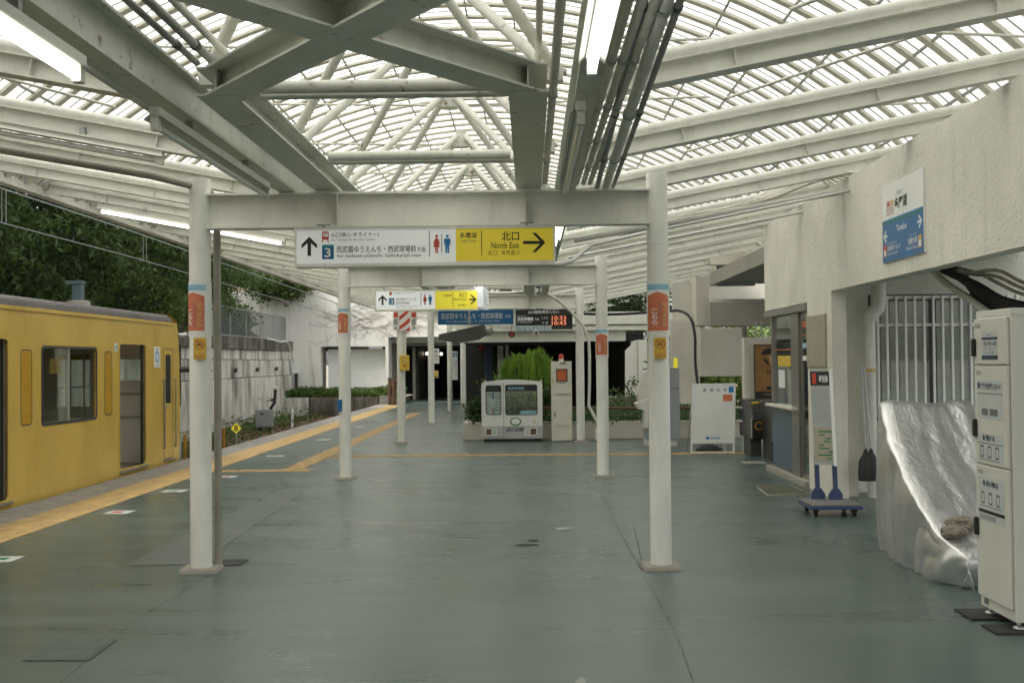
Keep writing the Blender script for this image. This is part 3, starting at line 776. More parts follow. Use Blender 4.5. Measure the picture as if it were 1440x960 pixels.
# ---- near sign
r1, f, _ = sign_box('hanging_sign', 'long white and yellow platform sign hung below the nearest cross beam', 414, 319, 781, 374, 8.38, .13, .016, hangers=(455, 741))
mb = MB(); f.rect(mb, 417, 322, 641, 370); mb.build('white_panel', M['sign_white'], r1)
mb = MB(); f.rect(mb, 641, 321, 778, 366.5); mb.build('yellow_panel', M['sign_yellow'], r1)
k = SplitMB(); arrow_up(f, k, 435, 333, 360, 22, 5)
f.text(k, '山口線(レオライナー)', 466, 326.5, 533, 334, bold=.008); f.text(k, '西武園ゆうえんち・西武球場前', 473.5, 345.5, 585, 355, bold=.008); f.text(k, '方面', 586.5, 347, 598.5, 354.5)
f.text(k, 'for Seibuen-yūenchi, Seibukyūjō-mae', 474, 356.5, 592, 363, bold=.004)
f.rect(k, 603.4, 325, 604.4, 361, .002); f.rect(k, 620.7, 329, 621.6, 355, .002)
f.text(k, '多摩湖', 646.5, 327, 670, 335, bold=.01); f.rect(k, 676.8, 324.5, 677.8, 359, .003)
f.text(k, '北口', 705, 325.5, 730, 338.5, bold=.012); f.text(k, 'North Exit', 691, 341, 730, 349.5, bold=.008); f.text(k, '北口  북쪽출구', 686, 352, 731, 359, bold=.0)
arrow_right(f, k, 735.5, 767, 341, 27, 4.2); k.build('lettering', M['black'], r1)
k = SplitMB(); f.text(k, 'for Yamaguchi line (Leo Liner)', 466, 335, 527, 339.5); f.text(k, 'Lake Tama', 649, 336.5, 670, 340.5); k.build('small_lettering', M['grey_print'], r1)
k = MB(); f.rect(k, 453, 344, 469.5, 364.5, .002); k.build('number_box', M['blue'], r1)
k = MB(); f.rect(k, 453, 344, 469.5, 347, .0024); k.build('number_stripe', M['teal'], r1)
k = MB(); f.text(k, '3', 456.5, 348.5, 465.5, 362, .0042, .02); k.build('number', M['white'], r1)
k = SplitMB(); woman(f, k, 614, 330, 356)
f.poly(k, [(452.8,327),(454.3,325.6),(461,325.6),(462.4,327),(462.4,337),(452.8,337)], .002, .001, [[(454,327.5),(461.2,327.5),(461.2,333),(454,333)]])
f.poly(k, [(454,337),(451.8,341),(453.2,341),(455.4,337.2)]); f.poly(k, [(461,337),(463.4,341),(462,341),(459.8,337.2)]); f.text(k, 'SY', 454.3, 327.8, 461, 332.6, .004, .02)
k.build('red_symbols', M['red'], r1)
k = MB(); man(f, k, 629, 330, 356); k.build('blue_symbol', M['picto_blue'], r1)
# ---- second sign
r2, f, _ = sign_box('hanging_sign', 'smaller bright white and yellow sign hung behind the second cross beam', 527, 407, 673, 437, 17.3, .12, .02, hangers=(540, 640), top=2.9)
mb = MB(); f.rect(mb, 529, 409, 612, 434.8); mb.build('white_panel', M['sign_lit'], r2)
mb = MB(); f.rect(mb, 612, 409, 671, 434.3); mb.build('yellow_panel', M['sign_yellow2'], r2)
k = SplitMB(); arrow_up(f, k, 538, 415, 429, 12, 2.6)
f.text(k, '西武園ゆうえんち・', 556.5, 418.5, 588, 423); f.text(k, '西武球場前', 556.5, 424, 576, 428); f.rect(k, 591.6, 412, 592.3, 430, .002)
f.text(k, '北口', 645, 411.5, 656, 417.5, bold=.01); f.text(k, 'North Exit', 638, 418.5, 656, 422.5); f.text(k, '多摩湖', 624, 413.5, 634.5, 417.5); f.rect(k, 636.6, 411, 637.2, 430, .002)
f.text(k, '북쪽출구', 644.5, 427.5, 656, 430.5); arrow_right(f, k, 660, 670, 421, 13, 2.2); k.build('lettering', M['black'], r2)
k = SplitMB(); f.text(k, '山口線(レオライナー)', 552.5, 410.5, 584, 414); f.text(k, 'for Seibuen-yuenchi &', 557, 429, 588.5, 431.2); f.text(k, 'Seibukyujo-mae', 557, 431.8, 579.5, 434); k.build('small_lettering', M['grey_print'], r2)
k = SplitMB(); f.rect(k, 547, 419, 554.5, 428.5, .002); man(f, k, 605, 414, 428.5); k.build('blue_symbols', M['picto_blue'], r2)
k = MB(); f.text(k, '3', 549, 420.5, 553, 427.5, .004, .02); k.build('number', M['white'], r2)
k = SplitMB(); woman(f, k, 597.5, 414, 428.5); f.rect(k, 547.5, 410.5, 551, 415, .002); k.build('red_symbols', M['red'], r2)
# ---- small box sign standing out edge-on right of it
p0 = at(671, 402, 16.9); p1 = at(671, 431, 16.9); q0 = at(687, 405, 17.9); zt, zb = at(671, 402, 16.9).z, at(671, 431.5, 16.9).z
rb_ = thing('box_sign', 'small white box sign seen at an angle at the right end of the yellow sign', 'sign', (p0.x, 16.9, zb))
mb = MB(); mb.prism([(p0.x, 16.9, zb), (p0.x+.09, 16.86, zb), (q0.x, 17.9, zb), (q0.x-.09, 17.94, zb)], (0, 0, zt-zb)); mb.build('case', M['sign_lit'], rb_, bev=.006)
pl = Plane((p0.x+.093, 16.862, zb), (q0.x-p0.x-.09, 1.04, 0), (0,0,1)); k = MB()
for i in range(5): pl.rect(k, .12, .12+.15*(5-i), .05+i*.05, .065+i*.05)
k.build('print', M['light_blue'], rb_)
mb = MB(); mb.box(p0.x+.06, p0.x+.10, 17.3, 17.35, zt, 2.9); mb.build('hanger', M['galv'], rb_)
# ---- blue direction sign
r3, f, _ = sign_box('direction_sign', 'blue platform direction sign with white lettering beyond the yellow sign', 616, 436, 722, 456, 22.6, .08, .012, 'blue', hangers=(625, 712), top=2.66)
mb = MB(); f.rect(mb, 617, 437, 721, 455, .004); mb.build('panel', M['blue_glow'], r3)
k = SplitMB(); f.text(k, '西武園ゆうえんち・西武球場前', 620.5, 440, 707, 448.5, .006, .012); f.text(k, '方面', 710, 442.5, 718, 446.5, .006); f.text(k, 'for Seibuen-yuenchi  &  Seibukyujo-mae', 628, 450, 702, 453.5, .006); k.build('lettering', M['white'], r3)
# ---- departure board
r4, f, _ = sign_box('departure_board', 'black electronic departure board with orange times', 725, 435, 805, 463, 22.5, .16, .012, 'display_grey', hangers=(740, 790), top=2.66)
mb = MB(); f.rect(mb, 726, 442, 804, 459, .005); mb.build('screen', M['panel_black'], r4)
k = SplitMB(); f.text(k, '山口線発車あんない', 743, 436.5, 786, 440.6, .007); f.text(k, 'レオライナー', 727, 443.5, 741, 445.3, .007); f.text(k, '西武球場前', 727.5, 446, 750, 451, .007, .012); f.text(k, '方面', 752, 447, 758, 450.5, .007); f.text(k, 'こんど', 761.5, 445, 771, 448.5, .007); f.text(k, 'つ ぎ', 762, 452, 771, 455.5, .007); f.text(k, 'for Seibukyujo-mae', 727.5, 452, 748, 454, .007); k.build('lettering', M['led_white'], r4)
k = MB(); f.text(k, '10:33', 776, 444, 796, 450, .007, .0); f.text(k, '10:43', 776, 451, 796, 457, .007, .0); k.build('led_digits', M['led'], r4)
f2 = Face(22.42); u0, u1, v0, v1 = f2.r(725, 457.5, 776, 465.5)
o4 = thing('platform_plate', 'white and blue plate under the left half of the departure board', 'sign', ((u0+u1)/2, 22.42, v0))
mb = MB(); mb.box(u0, u1, 22.42, 22.44, v0, v1); mb.build('plate', M['light_blue'], o4)
k = MB(); f2.rect(k, 726, 458.5, 775, 464.7); k.build('panel', M['white'], o4)
k = MB(); f2.text(k, 'も③', 727.5, 459.3, 740, 464.2, .004, .01); f2.text(k, 'レオライナー', 744, 459.3, 773, 464.2, .004, .015); k.build('lettering', M['mid_blue'], o4)
f2 = Face(22.4); p = at(754, 468, 22.45)
cam_ = thing('camera_box', 'little white camera box below the departure board', 'camera', (p.x, 22.45, p.z)); mb = MB(); mb.box(p.x-.05, p.x+.05, 22.35, 22.55, p.z-.05, p.z+.06); mb.box(p.x-.015, p.x+.015, 22.44, 22.47, p.z+.06, p.z+.1); mb.build('body', M['lamp_white'], cam_, bev=.01)
mb = MB(); mb.tube((p.x, 22.33, p.z), (p.x, 22.36, p.z), .025, 10); mb.build('lens', M['black'], cam_)
# ---- round number sign, dark hood, round mirror
p = at(719.5, 470, 29.5); c3 = thing('number_sign', 'round black sign with an orange figure three', 'sign', (p.x, 29.5, p.z))
mb = MB(); mb.tube((p.x, 29.5, p.z), (p.x, 29.56, p.z), .085, 20); mb.build('disc', M['panel_black'], c3)
k = MB(); text(Plane((p.x, 29.5, p.z), (1,0,0), (0,0,1)), k, '3', -.045, .045, -.055, .055, .004, .03); k.build('number', M['red'], c3)
mb = MB(); mb.box(p.x-.015, p.x+.015, 29.52, 29.55, p.z+.08, p.z+.4); mb.build('bracket', M['galv'], c3)
d = 21.0; hd = thing('hood', 'dark grey slanted hood hanging below the blue sign', 'hood', at(650, 470, d))
A = [at(*p, d) for p in ((617,470),(640,465),(680,456),(681,471),(671,477),(640,482),(617,477))]
mb = MB(); mb.prism(A, (0, .6, 0)); mb.build('shell', M['display_grey'], hd)
q = at(660, 456, d+.3); mb = MB(); mb.box(q.x-.02, q.x+.02, d+.25, d+.3, q.z-.02, 2.95); mb.build('hanger', M['galv'], hd)
p = at(685.5, 465, 21.6); mr = thing('round_mirror', 'round grey convex mirror beside the dark hood', 'mirror', p)
mb = MB(); mb.tube((p.x, 21.6, p.z), (p.x, 21.7, p.z), .105, 20); mb.build('back', M['dark_metal'], mr)
mb = MB(); mb.lathe((0,0,0), [(.1, 0), (.07, .012), (.03, .018)], 20); mb.v = [Vector((p.x+v.x, 21.6-v.z, p.z+v.y)) for v in mb.v]; mb.build('glass', M['stainless'], mr)
# ---- wrapped posters on posts
def wrap(x, y, z0, z1, label, sub=1.0, span=150, face=0):
    """a sheet wrapped round a post: pieces laid on the cylinder"""
    r = thing('wrapped_poster', label, 'poster', (x, y, z0), 'orange posters wrapped round posts')
    RR = .0885
    def cyl(mb, a0, a1, za, zb, h, n=14):
        vv = []; ff = []
        for i in range(n+1):
            a = R_(-90+face+a0+(a1-a0)*i/n); c, s = math.cos(a), math.sin(a)
            vv += [(x+(RR+h)*c, y+(RR+h)*s, za), (x+(RR+h)*c, y+(RR+h)*s, zb)]
        for i in range(n): ff.append((2*i, 2*i+2, 2*i+3, 2*i+1))
        mb.add(vv, ff, True)
    H = z1-z0
    mb = MB(); cyl(mb, -110, 110, z0, z1, 0, 24); mb.build('sheet', M['white'], r)
    mb = MB(); cyl(mb, -78, 60, z1-H*.16, z1-H*.055, .001); mb.build('blue_band', M['light_blue'], r)
    mb = MB(); cyl(mb, -72, 50, z0+H*.10, z1-H*.27, .0012)
    vv = []; n = 14
    for i in range(n+1):
        t = i/n; a = R_(-90+face-76+130*t); c, s = math.cos(a), math.sin(a); zt = z1-H*.27+(1-abs(2*t-1))*H*.075
        vv += [(x+(RR+.0014)*c, y+(RR+.0014)*s, z1-H*.272), (x+(RR+.0014)*c, y+(RR+.0014)*s, zt)]
    mb.add(vv, [(2*i, 2*i+2, 2*i+3, 2*i+1) for i in range(n)]); mb.build('orange_arrow', M['orange'], r)
    def ctext(body, ac, wdeg, za, zb, mat, name, vertical=True, bold=0):
        pts_all = []; k = MB()
        chars = list(body)
        if vertical:
            st = (zb-za)/len(chars)
            for i, ch in enumerate(chars):
                vv, ff = glyphs(ch, bold)
                if not vv: continue
                xs = [v.x for v in vv]; ys = [v.y for v in vv]; a_, b_, c_, d_ = min(xs), max(xs), min(ys), max(ys)
                m = max(b_-a_, d_-c_)
                out = []
                for v in vv:
                    aa = ac+((v.x-(a_+b_)/2)/m)*wdeg; zz = zb-st*(i+.5)+((v.y-(c_+d_)/2)/m)*st*.88
                    t = R_(-90+face+aa); out.append((x+(RR+.0035)*math.cos(t), y+(RR+.0035)*math.sin(t), zz))
                k.add(out, ff)
        else:
            vv, ff = glyphs(body, bold); xs = [v.x for v in vv]; ys = [v.y for v in vv]; a_, b_, c_, d_ = min(xs), max(xs), min(ys), max(ys); out = []
            for v in vv:
                aa = ac+((v.x-(a_+b_)/2)/(b_-a_))*wdeg; zz = za+(v.y-c_)/(d_-c_)*(zb-za); t = R_(-90+face+aa)
                out.append((x+(RR+.0035)*math.cos(t), y+(RR+.0035)*math.sin(t), zz))
            k.add(out, ff)
        k.build(name, mat, r)
    ctext('ゆうえんち', 26, 34, z0+H*.17, z0+H*.62, M['cream'], 'cream_lettering', True, .02)
    ctext('こちら', -28, 34, z0+H*.20, z0+H*.50, M['white'], 'white_lettering', True, .02)
    ctext('に遊びに行く方は', 2, 16, z0+H*.17, z0+H*.62, M['grey_print'], 'dark_lettering')
    ctext('レオライナーで', -8, 80, z1-H*.10, z1-H*.065, M['mid_blue'], 'blue_lettering', False)
    ctext('西武園ゆうえんちへ', -8, 110, z1-H*.15, z1-H*.11, M['mid_blue'], 'blue_lettering', False)
    ctext('レオライナーは3番ホーム', 0, 120, z0+H*.045, z0+H*.06, M['grey_print'], 'dark_lettering', False)
    return r
def nosmoke(px0, py0, px1, py1, d, label):
    f = Face(d); u0, u1, v0, v1 = f.r(px0, py0, px1, py1); H = v1-v0; W_ = u1-u0; pl = f.pl
    r = thing('no_smoking_sticker', label, 'sticker', ((u0+u1)/2, d, v0), 'yellow no smoking stickers')
    mb = MB(); mb.box(u0, u1, d, d+.02, v0, v1); mb.build('plate', M['sticker_yellow'], r)
    cx, cy, rr_ = (u0+u1)/2, v0+H*.69, W_*.42
    k = MB(); pl.poly(k, ell(cx, cy, rr_, rr_, 28), .002, .001, [ell(cx, cy, rr_*.84, rr_*.84, 28)])
    a = rr_*.62; t = rr_*.1; pl.poly(k, [(cx-a-t, cy+a-t), (cx-a+t, cy+a+t), (cx+a+t, cy-a+t), (cx+a-t, cy-a-t)], .003)
    text(pl, k, '終 日 内', u0+W_*.06, u1-W_*.06, v0+H*.24, v0+H*.33, .003, .01); text(pl, k, '全面禁煙', u0+W_*.06, u1-W_*.06, v0+H*.09, v0+H*.22, .003, .015); k.build('red_print', M['aed_orange'], r)
    k = MB(); pl.rect(k, cx-rr_*.6, cx-rr_*.1, cy-rr_*.25, cy-rr_*.02, .0025); pl.poly(k, ell(cx+rr_*.2, cy+rr_*.2, rr_*.38, rr_*.34, 14), .0022, .001, [ell(cx+rr_*.2, cy+rr_*.2, rr_*.28, rr_*.24, 14)])
    pl.rect(k, cx+rr_*.1, cx+rr_*.5, cy-rr_*.3, cy-rr_*.2, .0025); text(pl, k, '駅では喫煙できません', u0+W_*.1, u1-W_*.1, v0+H*.025, v0+H*.06, .003); k.build('black_print', M['black'], r)
def zpix(px, py, d): return at(px, py, d).z
y = PORT[0]
wrap(-2.57, y, zpix(285, 473, y), zpix(285, 397, y), 'orange wrapped poster on the nearest left post', face=-12)
wrap(1.0, y, zpix(928, 473, y), zpix(928, 396, y), 'orange wrapped poster on the nearest right post', face=3)
y = PORT[1]
wrap(-2.57, y, zpix(487, 472, y), zpix(487, 432, y), 'orange wrapped poster on the second left post', face=-8)
wrap(1.0, y, zpix(851, 503, y), zpix(851, 461, y), 'orange wrapped poster on the second right post', face=3)
nosmoke(272, 475, 289, 505, PORT[0]-.105, 'yellow no smoking sticker below the poster on the nearest left post')
nosmoke(920, 474.5, 937, 504, PORT[0]-.105, 'yellow no smoking sticker below the poster on the nearest right post')
# third left post: striped board, notices, emergency button
y = PORT[2]-.12; f = Face(y)
r = thing('striped_board', 'red and white striped board at the top of the third left post', 'board', at(569.5, 465, y))
mb = MB(); f.rect(mb, 561.5, 437, 576.5, 465, .01, -.01); mb.build('board', M['white'], r)
k = MB()
for pts in (((561.5,451),(576.5,437.5),(571,437),(561.5,445)), ((561.5,464),(576.5,453),(576.5,446),(561.5,459)), ((569,465),(576.5,465),(576.5,459))): f.poly(k, pts)
k.build('stripe', M['red'], r)
for a, b, lb in ((552.5, 560.5, 'left'), (577.5, 586, 'right')):
    r = thing('notice_plate', 'small white notice with a red top, %s of the striped board' % lb, 'notice', at((a+b)/2, 464, y), 'notices beside the striped board')
    mb = MB(); f.rect(mb, a, 437.5, b, 464, .008, -.01); mb.build('plate', M['white'], r)
    k = MB(); f.rect(k, a+1, 439, b-1, 446, .002); k.build('red_print', M['red'], r)
    k = MB()
    for i in range(4): f.rect(k, a+1, 448.5+i*2.2, b-1-(i % 2), 449.5+i*2.2, .002)
    cx = (a+b)/2; f.rect(k, cx-.3, 458, cx+.3, 462, .002); f.poly(k, [(cx-1.5,460.5),(cx+1.5,460.5),(cx,462.8)]); k.build('black_print', M['black'], r)
r = thing('emergency_button', 'yellow emergency button box on the third left post', 'button', at(569, 521, y))
u0, u1, v0, v1 = f.r(562, 499.5, 575.5, 521); mb = MB(); mb.box(u0, u1, y-.06, y+.05, v0, v1); mb.build('box', M['sticker_yellow'], r, bev=.01)
fb = Face(y-.06); k = MB(); fb.pl.poly(k, [fb.uv(568.5+1.6*math.cos(t*.4), 513.5+1.6*math.sin(t*.4)) for t in range(16)], .012); k.build('button', M['red'], r)
k = MB()
for cx, cy, rr_ in ((568, 503, 1.3), (566, 508, 1.1), (571, 508, 1.1)): fb.pl.poly(k, [fb.uv(cx+rr_*math.cos(t*.5), cy+rr_*math.sin(t*.5)) for t in range(13)], .008)
k.build('bell', M['stainless'], r)
p = at(569, 480, y); mb = MB(); mb.box(p.x-.025, p.x+.025, y+.03, y+.06, v1, zpix(569, 465, y)); mb.build('cable_duct', M['lamp_white'], r)
# strips of print on the farther left posts
def post_sign(px0, py0, px1, py1, d, label, parts):
    f = Face(d); r = thing('post_sign', label, 'sign', at((px0+px1)/2, py1, d), 'white signs on the far left posts')
    mb = MB(); f.rect(mb, px0, py0, px1, py1, .01, -.01); mb.build('plate', M['white'], r)
    for kind, m, a in parts:
        k = MB()
        if kind == 'r': f.rect(k, *a, .002)
        elif kind == 't': f.text(k, a[0], *a[1:], bold=.02)
        elif kind == 'up': arrow_up(f, k, *a)
        elif kind == 'v':
            s, x0, x1, y0, y1 = a; st = (y1-y0)/len(s)
            for i, ch in enumerate(s): f.text(k, ch, x0, y0+i*st, x1, y0+(i+.85)*st)
        elif kind == 'w': woman(f, k, *a)
        elif kind == 'm': man(f, k, *a)
        k.build('print', M[m], r)
post_sign(609, 490, 617.5, 511, PORT[3]-.1, 'white arrow and toilet sign on the fourth left post', [('up', 'black', (613, 492, 497, 4.4, 1)), ('w', 'red', (611.5, 498, 503)), ('m', 'picto_blue', (614.6, 498, 503)), ('r', 'grey_print', (610.5, 505, 616, 505.8))])
post_sign(610, 521, 616.5, 531, PORT[3]-.1, 'small orange and yellow sticker on the fourth left post', [('r', 'sticker_yellow', (610.4, 521.5, 616.1, 527)), ('r', 'ticket_orange', (610.4, 527.5, 616.1, 530.5))])
post_sign(635.5, 494, 643.5, 534, PORT[4]-.1, 'tall white sign with a blue number on the fifth left post', [('r', 'blue', (636.5, 495.5, 642.5, 502)), ('t', 'white', ('3', 638.2, 496.5, 640.8, 501)), ('v', 'grey_print', ('西武球場前', 636.7, 639, 504, 520)), ('v', 'grey_print', ('西武園ゆうえんち', 640.2, 642.5, 504, 527))])

# ================================================================== train
TX = -5.95
train = thing('yellow_train', 'yellow commuter train with open doors standing along the left platform edge', 'train', (TX-1.4, 12, -1.1))
def side(y, z, h=0): return Vector((TX+h, y, z))
def loop(y0, y1, z0, z1, r): return [side(a, b) for a, b in rr(y0, y1, z0, z1, r)]
Y0, Y1 = -22.0, 18.78
doors = [(-1.55, -.43), (2.79, 3.91), (7.12, 8.24), (11.45, 12.57), (15.98, 17.10)]
wins = [(.43, 2.15), (4.77, 6.49), (9.10, 10.82), (13.43, 15.15)]
holes = [loop(a, b, .07, 1.93, .07) for a, b in doors]+[loop(a, b, .875, 1.84, .06) for a, b in wins]
outer = [side(*p) for p in ((Y0,-.12),(Y1-.12,-.12),(Y1-.02,.35),(Y1,.9),(Y1-.02,1.7),(Y1-.10,2.15),(Y1-.16,2.30),(Y0,2.30))]
mb = MB(); mb.prism(outer, (-.05, 0, 0), holes)
body = mb.build('body_side', M['train'], train)
# roof and front end
prof = [(0, 2.28), (-.015, 2.37), (-.09, 2.425), (-.3, 2.455), (-.8, 2.50), (-1.4, 2.52), (-2.0, 2.50), (-2.5, 2.455), (-2.71, 2.425), (-2.785, 2.37), (-2.8, 2.28)]
mb = MB(); vv = []; ff = []; ys = [Y0, Y1-.9, Y1-.45, Y1-.38]
for j, y in enumerate(ys):
    k = (0, 0, 0, .03)[j]
    for a, z in prof: vv.append((TX+a, y, z-k*max(0, (z-2.28))/.36*1.5))
n = len(prof)
for j in range(3):
    for i in range(n-1): ff.append((j*n+i, j*n+i+1, (j+1)*n+i+1, (j+1)*n+i))
mb.add(vv, ff, True); mb.build('roof', M['train_roof'], train)
mb = MB(); mb.box(TX-.01, TX+.022, Y0, Y1-.25, 2.255, 2.285); mb.build('rain_gutter', M['train'], train)
mb = MB()
fr = [(0,-.12,-.12),(0,-.02,.35),(0,0,.9),(0,-.02,1.7),(0,-.10,2.15),(0,-.18,2.32),(0,-.30,2.42),(0,-.42,2.44)]
cols = [(0, 0), (-.10, .10), (-.5, .19), (-1.4, .23), (-2.3, .19), (-2.7, .10), (-2.8, 0)]
vv = []; ff = []
for a, dy in cols:
    for q_, (_, y, z) in enumerate(fr): vv.append((TX+a*(1 if q_ < 6 else .97)-(0 if q_ < 6 else .04), Y1+y+dy, z))
for i in range(len(cols)-1):
    for j in range(len(fr)-1):
        if not (j == 2 and 0 < i < 5): ff.append((i*8+j, i*8+j+1, (i+1)*8+j+1, (i+1)*8+j))
mb.add(vv, ff, True); fe = mb.build('front_end', M['train'], train)
mb = MB(); mb.add(vv, [(i*8+2, i*8+3, (i+1)*8+3, (i+1)*8+2) for i in range(1, 5)], True); mb.build('windscreen', M['glass'], fe)
mb = MB(); mb.prism([(TX+.004, Y1-.14, -.12), (TX+.004, Y1+.02, .38), (TX+.004, Y1+.06, .45), (TX+.004, Y1+.02, -.12)], (-.3, 0, 0)); mb.build('skirt', M['galv'], train)
# far side, floor, ceiling, cab partition
holes2 = [[p+Vector((-2.7,0,0)) for p in loop(a, b, .875, 1.84, .06)] for a, b in wins+[(11.6,12.4),(16.1,16.95),(7.3,8.1),(3.0,3.8)]]
mb = MB(); mb.prism([side(Y0,-.12,-2.7), side(Y1,-.12,-2.7), side(Y1,2.3,-2.7), side(Y0,2.3,-2.7)], (-.05,0,0), holes2); mb.build('far_side', M['train_in'], train)
mb = MB(); mb.box(TX-2.7, TX-.06, Y0, Y1, -.1, .055); mb.build('floor', M['train_floor'], train)
mb = MB(); mb.box(TX-2.7, TX-.06, Y0, Y1, 2.12, 2.16); mb.build('ceiling', M['train_in'], train)
mb = MB(); pc = [Vector((TX-.07, 17.62, .055)), Vector((TX-2.68, 17.62, .055)), Vector((TX-2.68, 17.62, 2.12)), Vector((TX-.07, 17.62, 2.12))]
wn = [Vector((TX-.22, 17.62, 1.36)), Vector((TX-.72, 17.62, 1.36)), Vector((TX-.72, 17.62, 1.70)), Vector((TX-.22, 17.62, 1.70))]
w2 = [[Vector((TX+a, 17.62, .95)), Vector((TX+b, 17.62, .95)), Vector((TX+b, 17.62, 1.78)), Vector((TX+a, 17.62, 1.78))] for a, b in ((-1.08, -1.62), (-1.85, -2.5))]
mb.prism(pc, (0, .04, 0), [wn]+w2); part = mb.build('cab_partition', M['train_in'], train)
mb = MB(); mb.box(TX-.72, TX-.22, 17.63, 17.64, 1.36, 1.70); mb.build('pane', M['glass_dark'], part)
mb = MB()
for x0, x1, z0, z1 in ((-.75,-.19,1.34,1.36),(-.75,-.19,1.70,1.72),(-.75,-.72,1.36,1.70),(-.22,-.19,1.36,1.70)): mb.box(TX+x0, TX+x1, 17.60, 17.62, z0, z1)
mb.build('frame', M['stainless'], part)
mb = MB()
for z in (1.15, .78): mb.tube((TX-.1, 17.56, z), (TX-.95, 17.56, z), .016, 8)
mb.tube((TX-.16, 17.55, .12), (TX-.16, 17.55, 1.30), .016, 8); mb.build('handrail', M['alu'], part)
mb = MB(); mb.box(TX-2.6, TX-2.2, 13.2, 15.3, .35, .48); mb.box(TX-2.66, TX-2.55, 13.2, 15.3, .48, .95); mb.build('bench', M['bench_red'], train)
mb = MB(); mb.box(TX-.52, TX-.1, 13.2, 15.2, .35, .48); mb.box(TX-.14, TX-.07, 13.2, 15.2, .48, .86); mb.build('bench', M['bench_red'], train)
for yy in (13.1, 15.35, 12.72, 15.83):
    mb = MB(); mb.tube((TX-.45, yy, .06), (TX-.45, yy, 2.1), .016, 8); mb.build('stanchion', M['alu'], train)
# windows: seal, pane and centre bar; pockets; door leaves
for a, b in wins:
    fr_ = MB(); fr_.prism(loop(a-.012, b+.012, .863, 1.852, .07), (.006,0,0), [loop(a+.022, b-.022, .897, 1.818, .045)]); wo = fr_.build('window', M['dark_metal'], train)
    m1 = MB(); m1.box(TX-.03, TX-.024, a, b, .875, 1.84); m1.build('pane', M['glass_dark'], wo)
    m2 = MB(); c = (a+b)/2-.04; m2.box(TX-.032, TX-.004, c-.018, c+.018, .88, 1.835); m2.build('centre_bar', M['alu'], wo)
for a, b in doors:
    for q0, q1 in ((a-.55, a-.27), (b+.30, b+.60)):
        if b > 17: 
            if q0 > b: continue
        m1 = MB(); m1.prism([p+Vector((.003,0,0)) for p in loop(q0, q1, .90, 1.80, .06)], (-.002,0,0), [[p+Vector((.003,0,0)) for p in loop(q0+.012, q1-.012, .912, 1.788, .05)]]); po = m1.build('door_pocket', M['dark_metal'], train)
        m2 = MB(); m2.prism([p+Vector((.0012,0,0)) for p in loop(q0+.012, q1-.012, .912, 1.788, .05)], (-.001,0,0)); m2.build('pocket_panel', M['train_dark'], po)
    m3 = MB(); m3.prism(loop(a-.004, b+.004, .066, 1.934, .075), (.007,0,0), [loop(a+.02, b-.02, .09, 1.91, .06)]); do = m3.build('door_frame', M['train'], train)
    m4 = MB(); m4.box(TX-.055, TX+.03, a+.01, b+.05, .03, .065); m4.build('sill', M['stainless'], do)
    m5 = MB(); m5.box(TX-.045, TX-.02, b-.085, b, .07, 1.93); m5.build('door_leaf', M['stainless'], do)
    m6 = MB(); m6.box(TX-.05, TX-.015, b-.1, b-.085, .07, 1.93); m6.build('rubber_edge', M['rubber'], do)
# cab door, rails, vents, marks, lamps
m1 = MB(); m1.prism([p+Vector((.003,0,0)) for p in loop(17.93, 18.38, .07, 1.87, .03)], (-.002,0,0), [[p+Vector((.003,0,0)) for p in loop(17.942, 18.368, .082, 1.858, .025)]]); cd = m1.build('cab_door', M['dark_metal'], train)
m1 = MB(); m1.prism([p+Vector((.002,0,0)) for p in loop(17.942, 18.368, .082, 1.858, .025)], (-.003,0,0), [[p+Vector((.002,0,0)) for p in loop(18.02, 18.29, .97, 1.77, .05)]]); m1.build('leaf', M['train'], cd)
m1 = MB(); m1.prism([p+Vector((.0025,0,0)) for p in loop(18.02, 18.29, .97, 1.77, .05)], (-.001,0,0)); m1.build('pane', M['panel_black'], cd)
m1 = MB(); m1.tube((TX+.02, 18.02, .93), (TX+.02, 18.12, .93), .012, 8); m1.build('handle', M['alu'], cd)
m1 = MB(); m1.box(TX-.01, TX+.03, 17.9, 18.4, .03, .06); m1.build('step', M['stainless'], cd)
for yy in (17.89, 18.45):
    m1 = MB(); m1.tube((TX+.035, yy, .25), (TX+.035, yy, 1.35), .012, 8)
    for z in (.25, 1.35): m1.tube((TX, yy, z), (TX+.035, yy, z), .012, 8)
    m1.build('grab_rail', M['stainless'], train)
m1 = MB(); m1.prism([p+Vector((.003,0,0)) for p in loop(17.50, 17.76, 2.03, 2.2, .01)], (-.002,0,0), [[p+Vector((.003,0,0)) for p in loop(17.51, 17.75, 2.04, 2.19, .008)]]); m1.build('hatch', M['train_dark'], train)
m1 = MB(); m1.prism([p+Vector((.004,0,0)) for p in loop(17.47, 17.76, 1.56, 1.89, .005)], (-.003,0,0)); st = m1.build('sticker', M['white'], train)
pl = Plane((TX+.005, 17.62, 1.74), (0,1,0), (0,0,1)); k = MB(); pl.poly(k, ell(0, -.01, .09, .09), .002, .0, [ell(0, -.01, .06, .06)]); text(pl, k, '西武鉄道', -.08, .08, -.155, -.125, .003); k.build('blue_print', M['mid_blue'], st)
k = MB(); pl.poly(k, [(0,.085),(-.05,.125),(-.01,.12),(0,.1),(.01,.12),(.05,.125)], .002); k.build('leaf_print', M['green'], st)
m1 = MB(); m1.prism([p+Vector((.004,0,0)) for p in loop(15.80, 15.92, 1.80, 1.92, .004)], (-.003,0,0)); st = m1.build('sticker', M['white'], train)
k = MB(); text(Plane((TX+.005, 15.86, 1.86), (0,1,0), (0,0,1)), k, '4', -.03, .03, -.045, .045, .002, .03); k.build('number', M['mid_blue'], st)
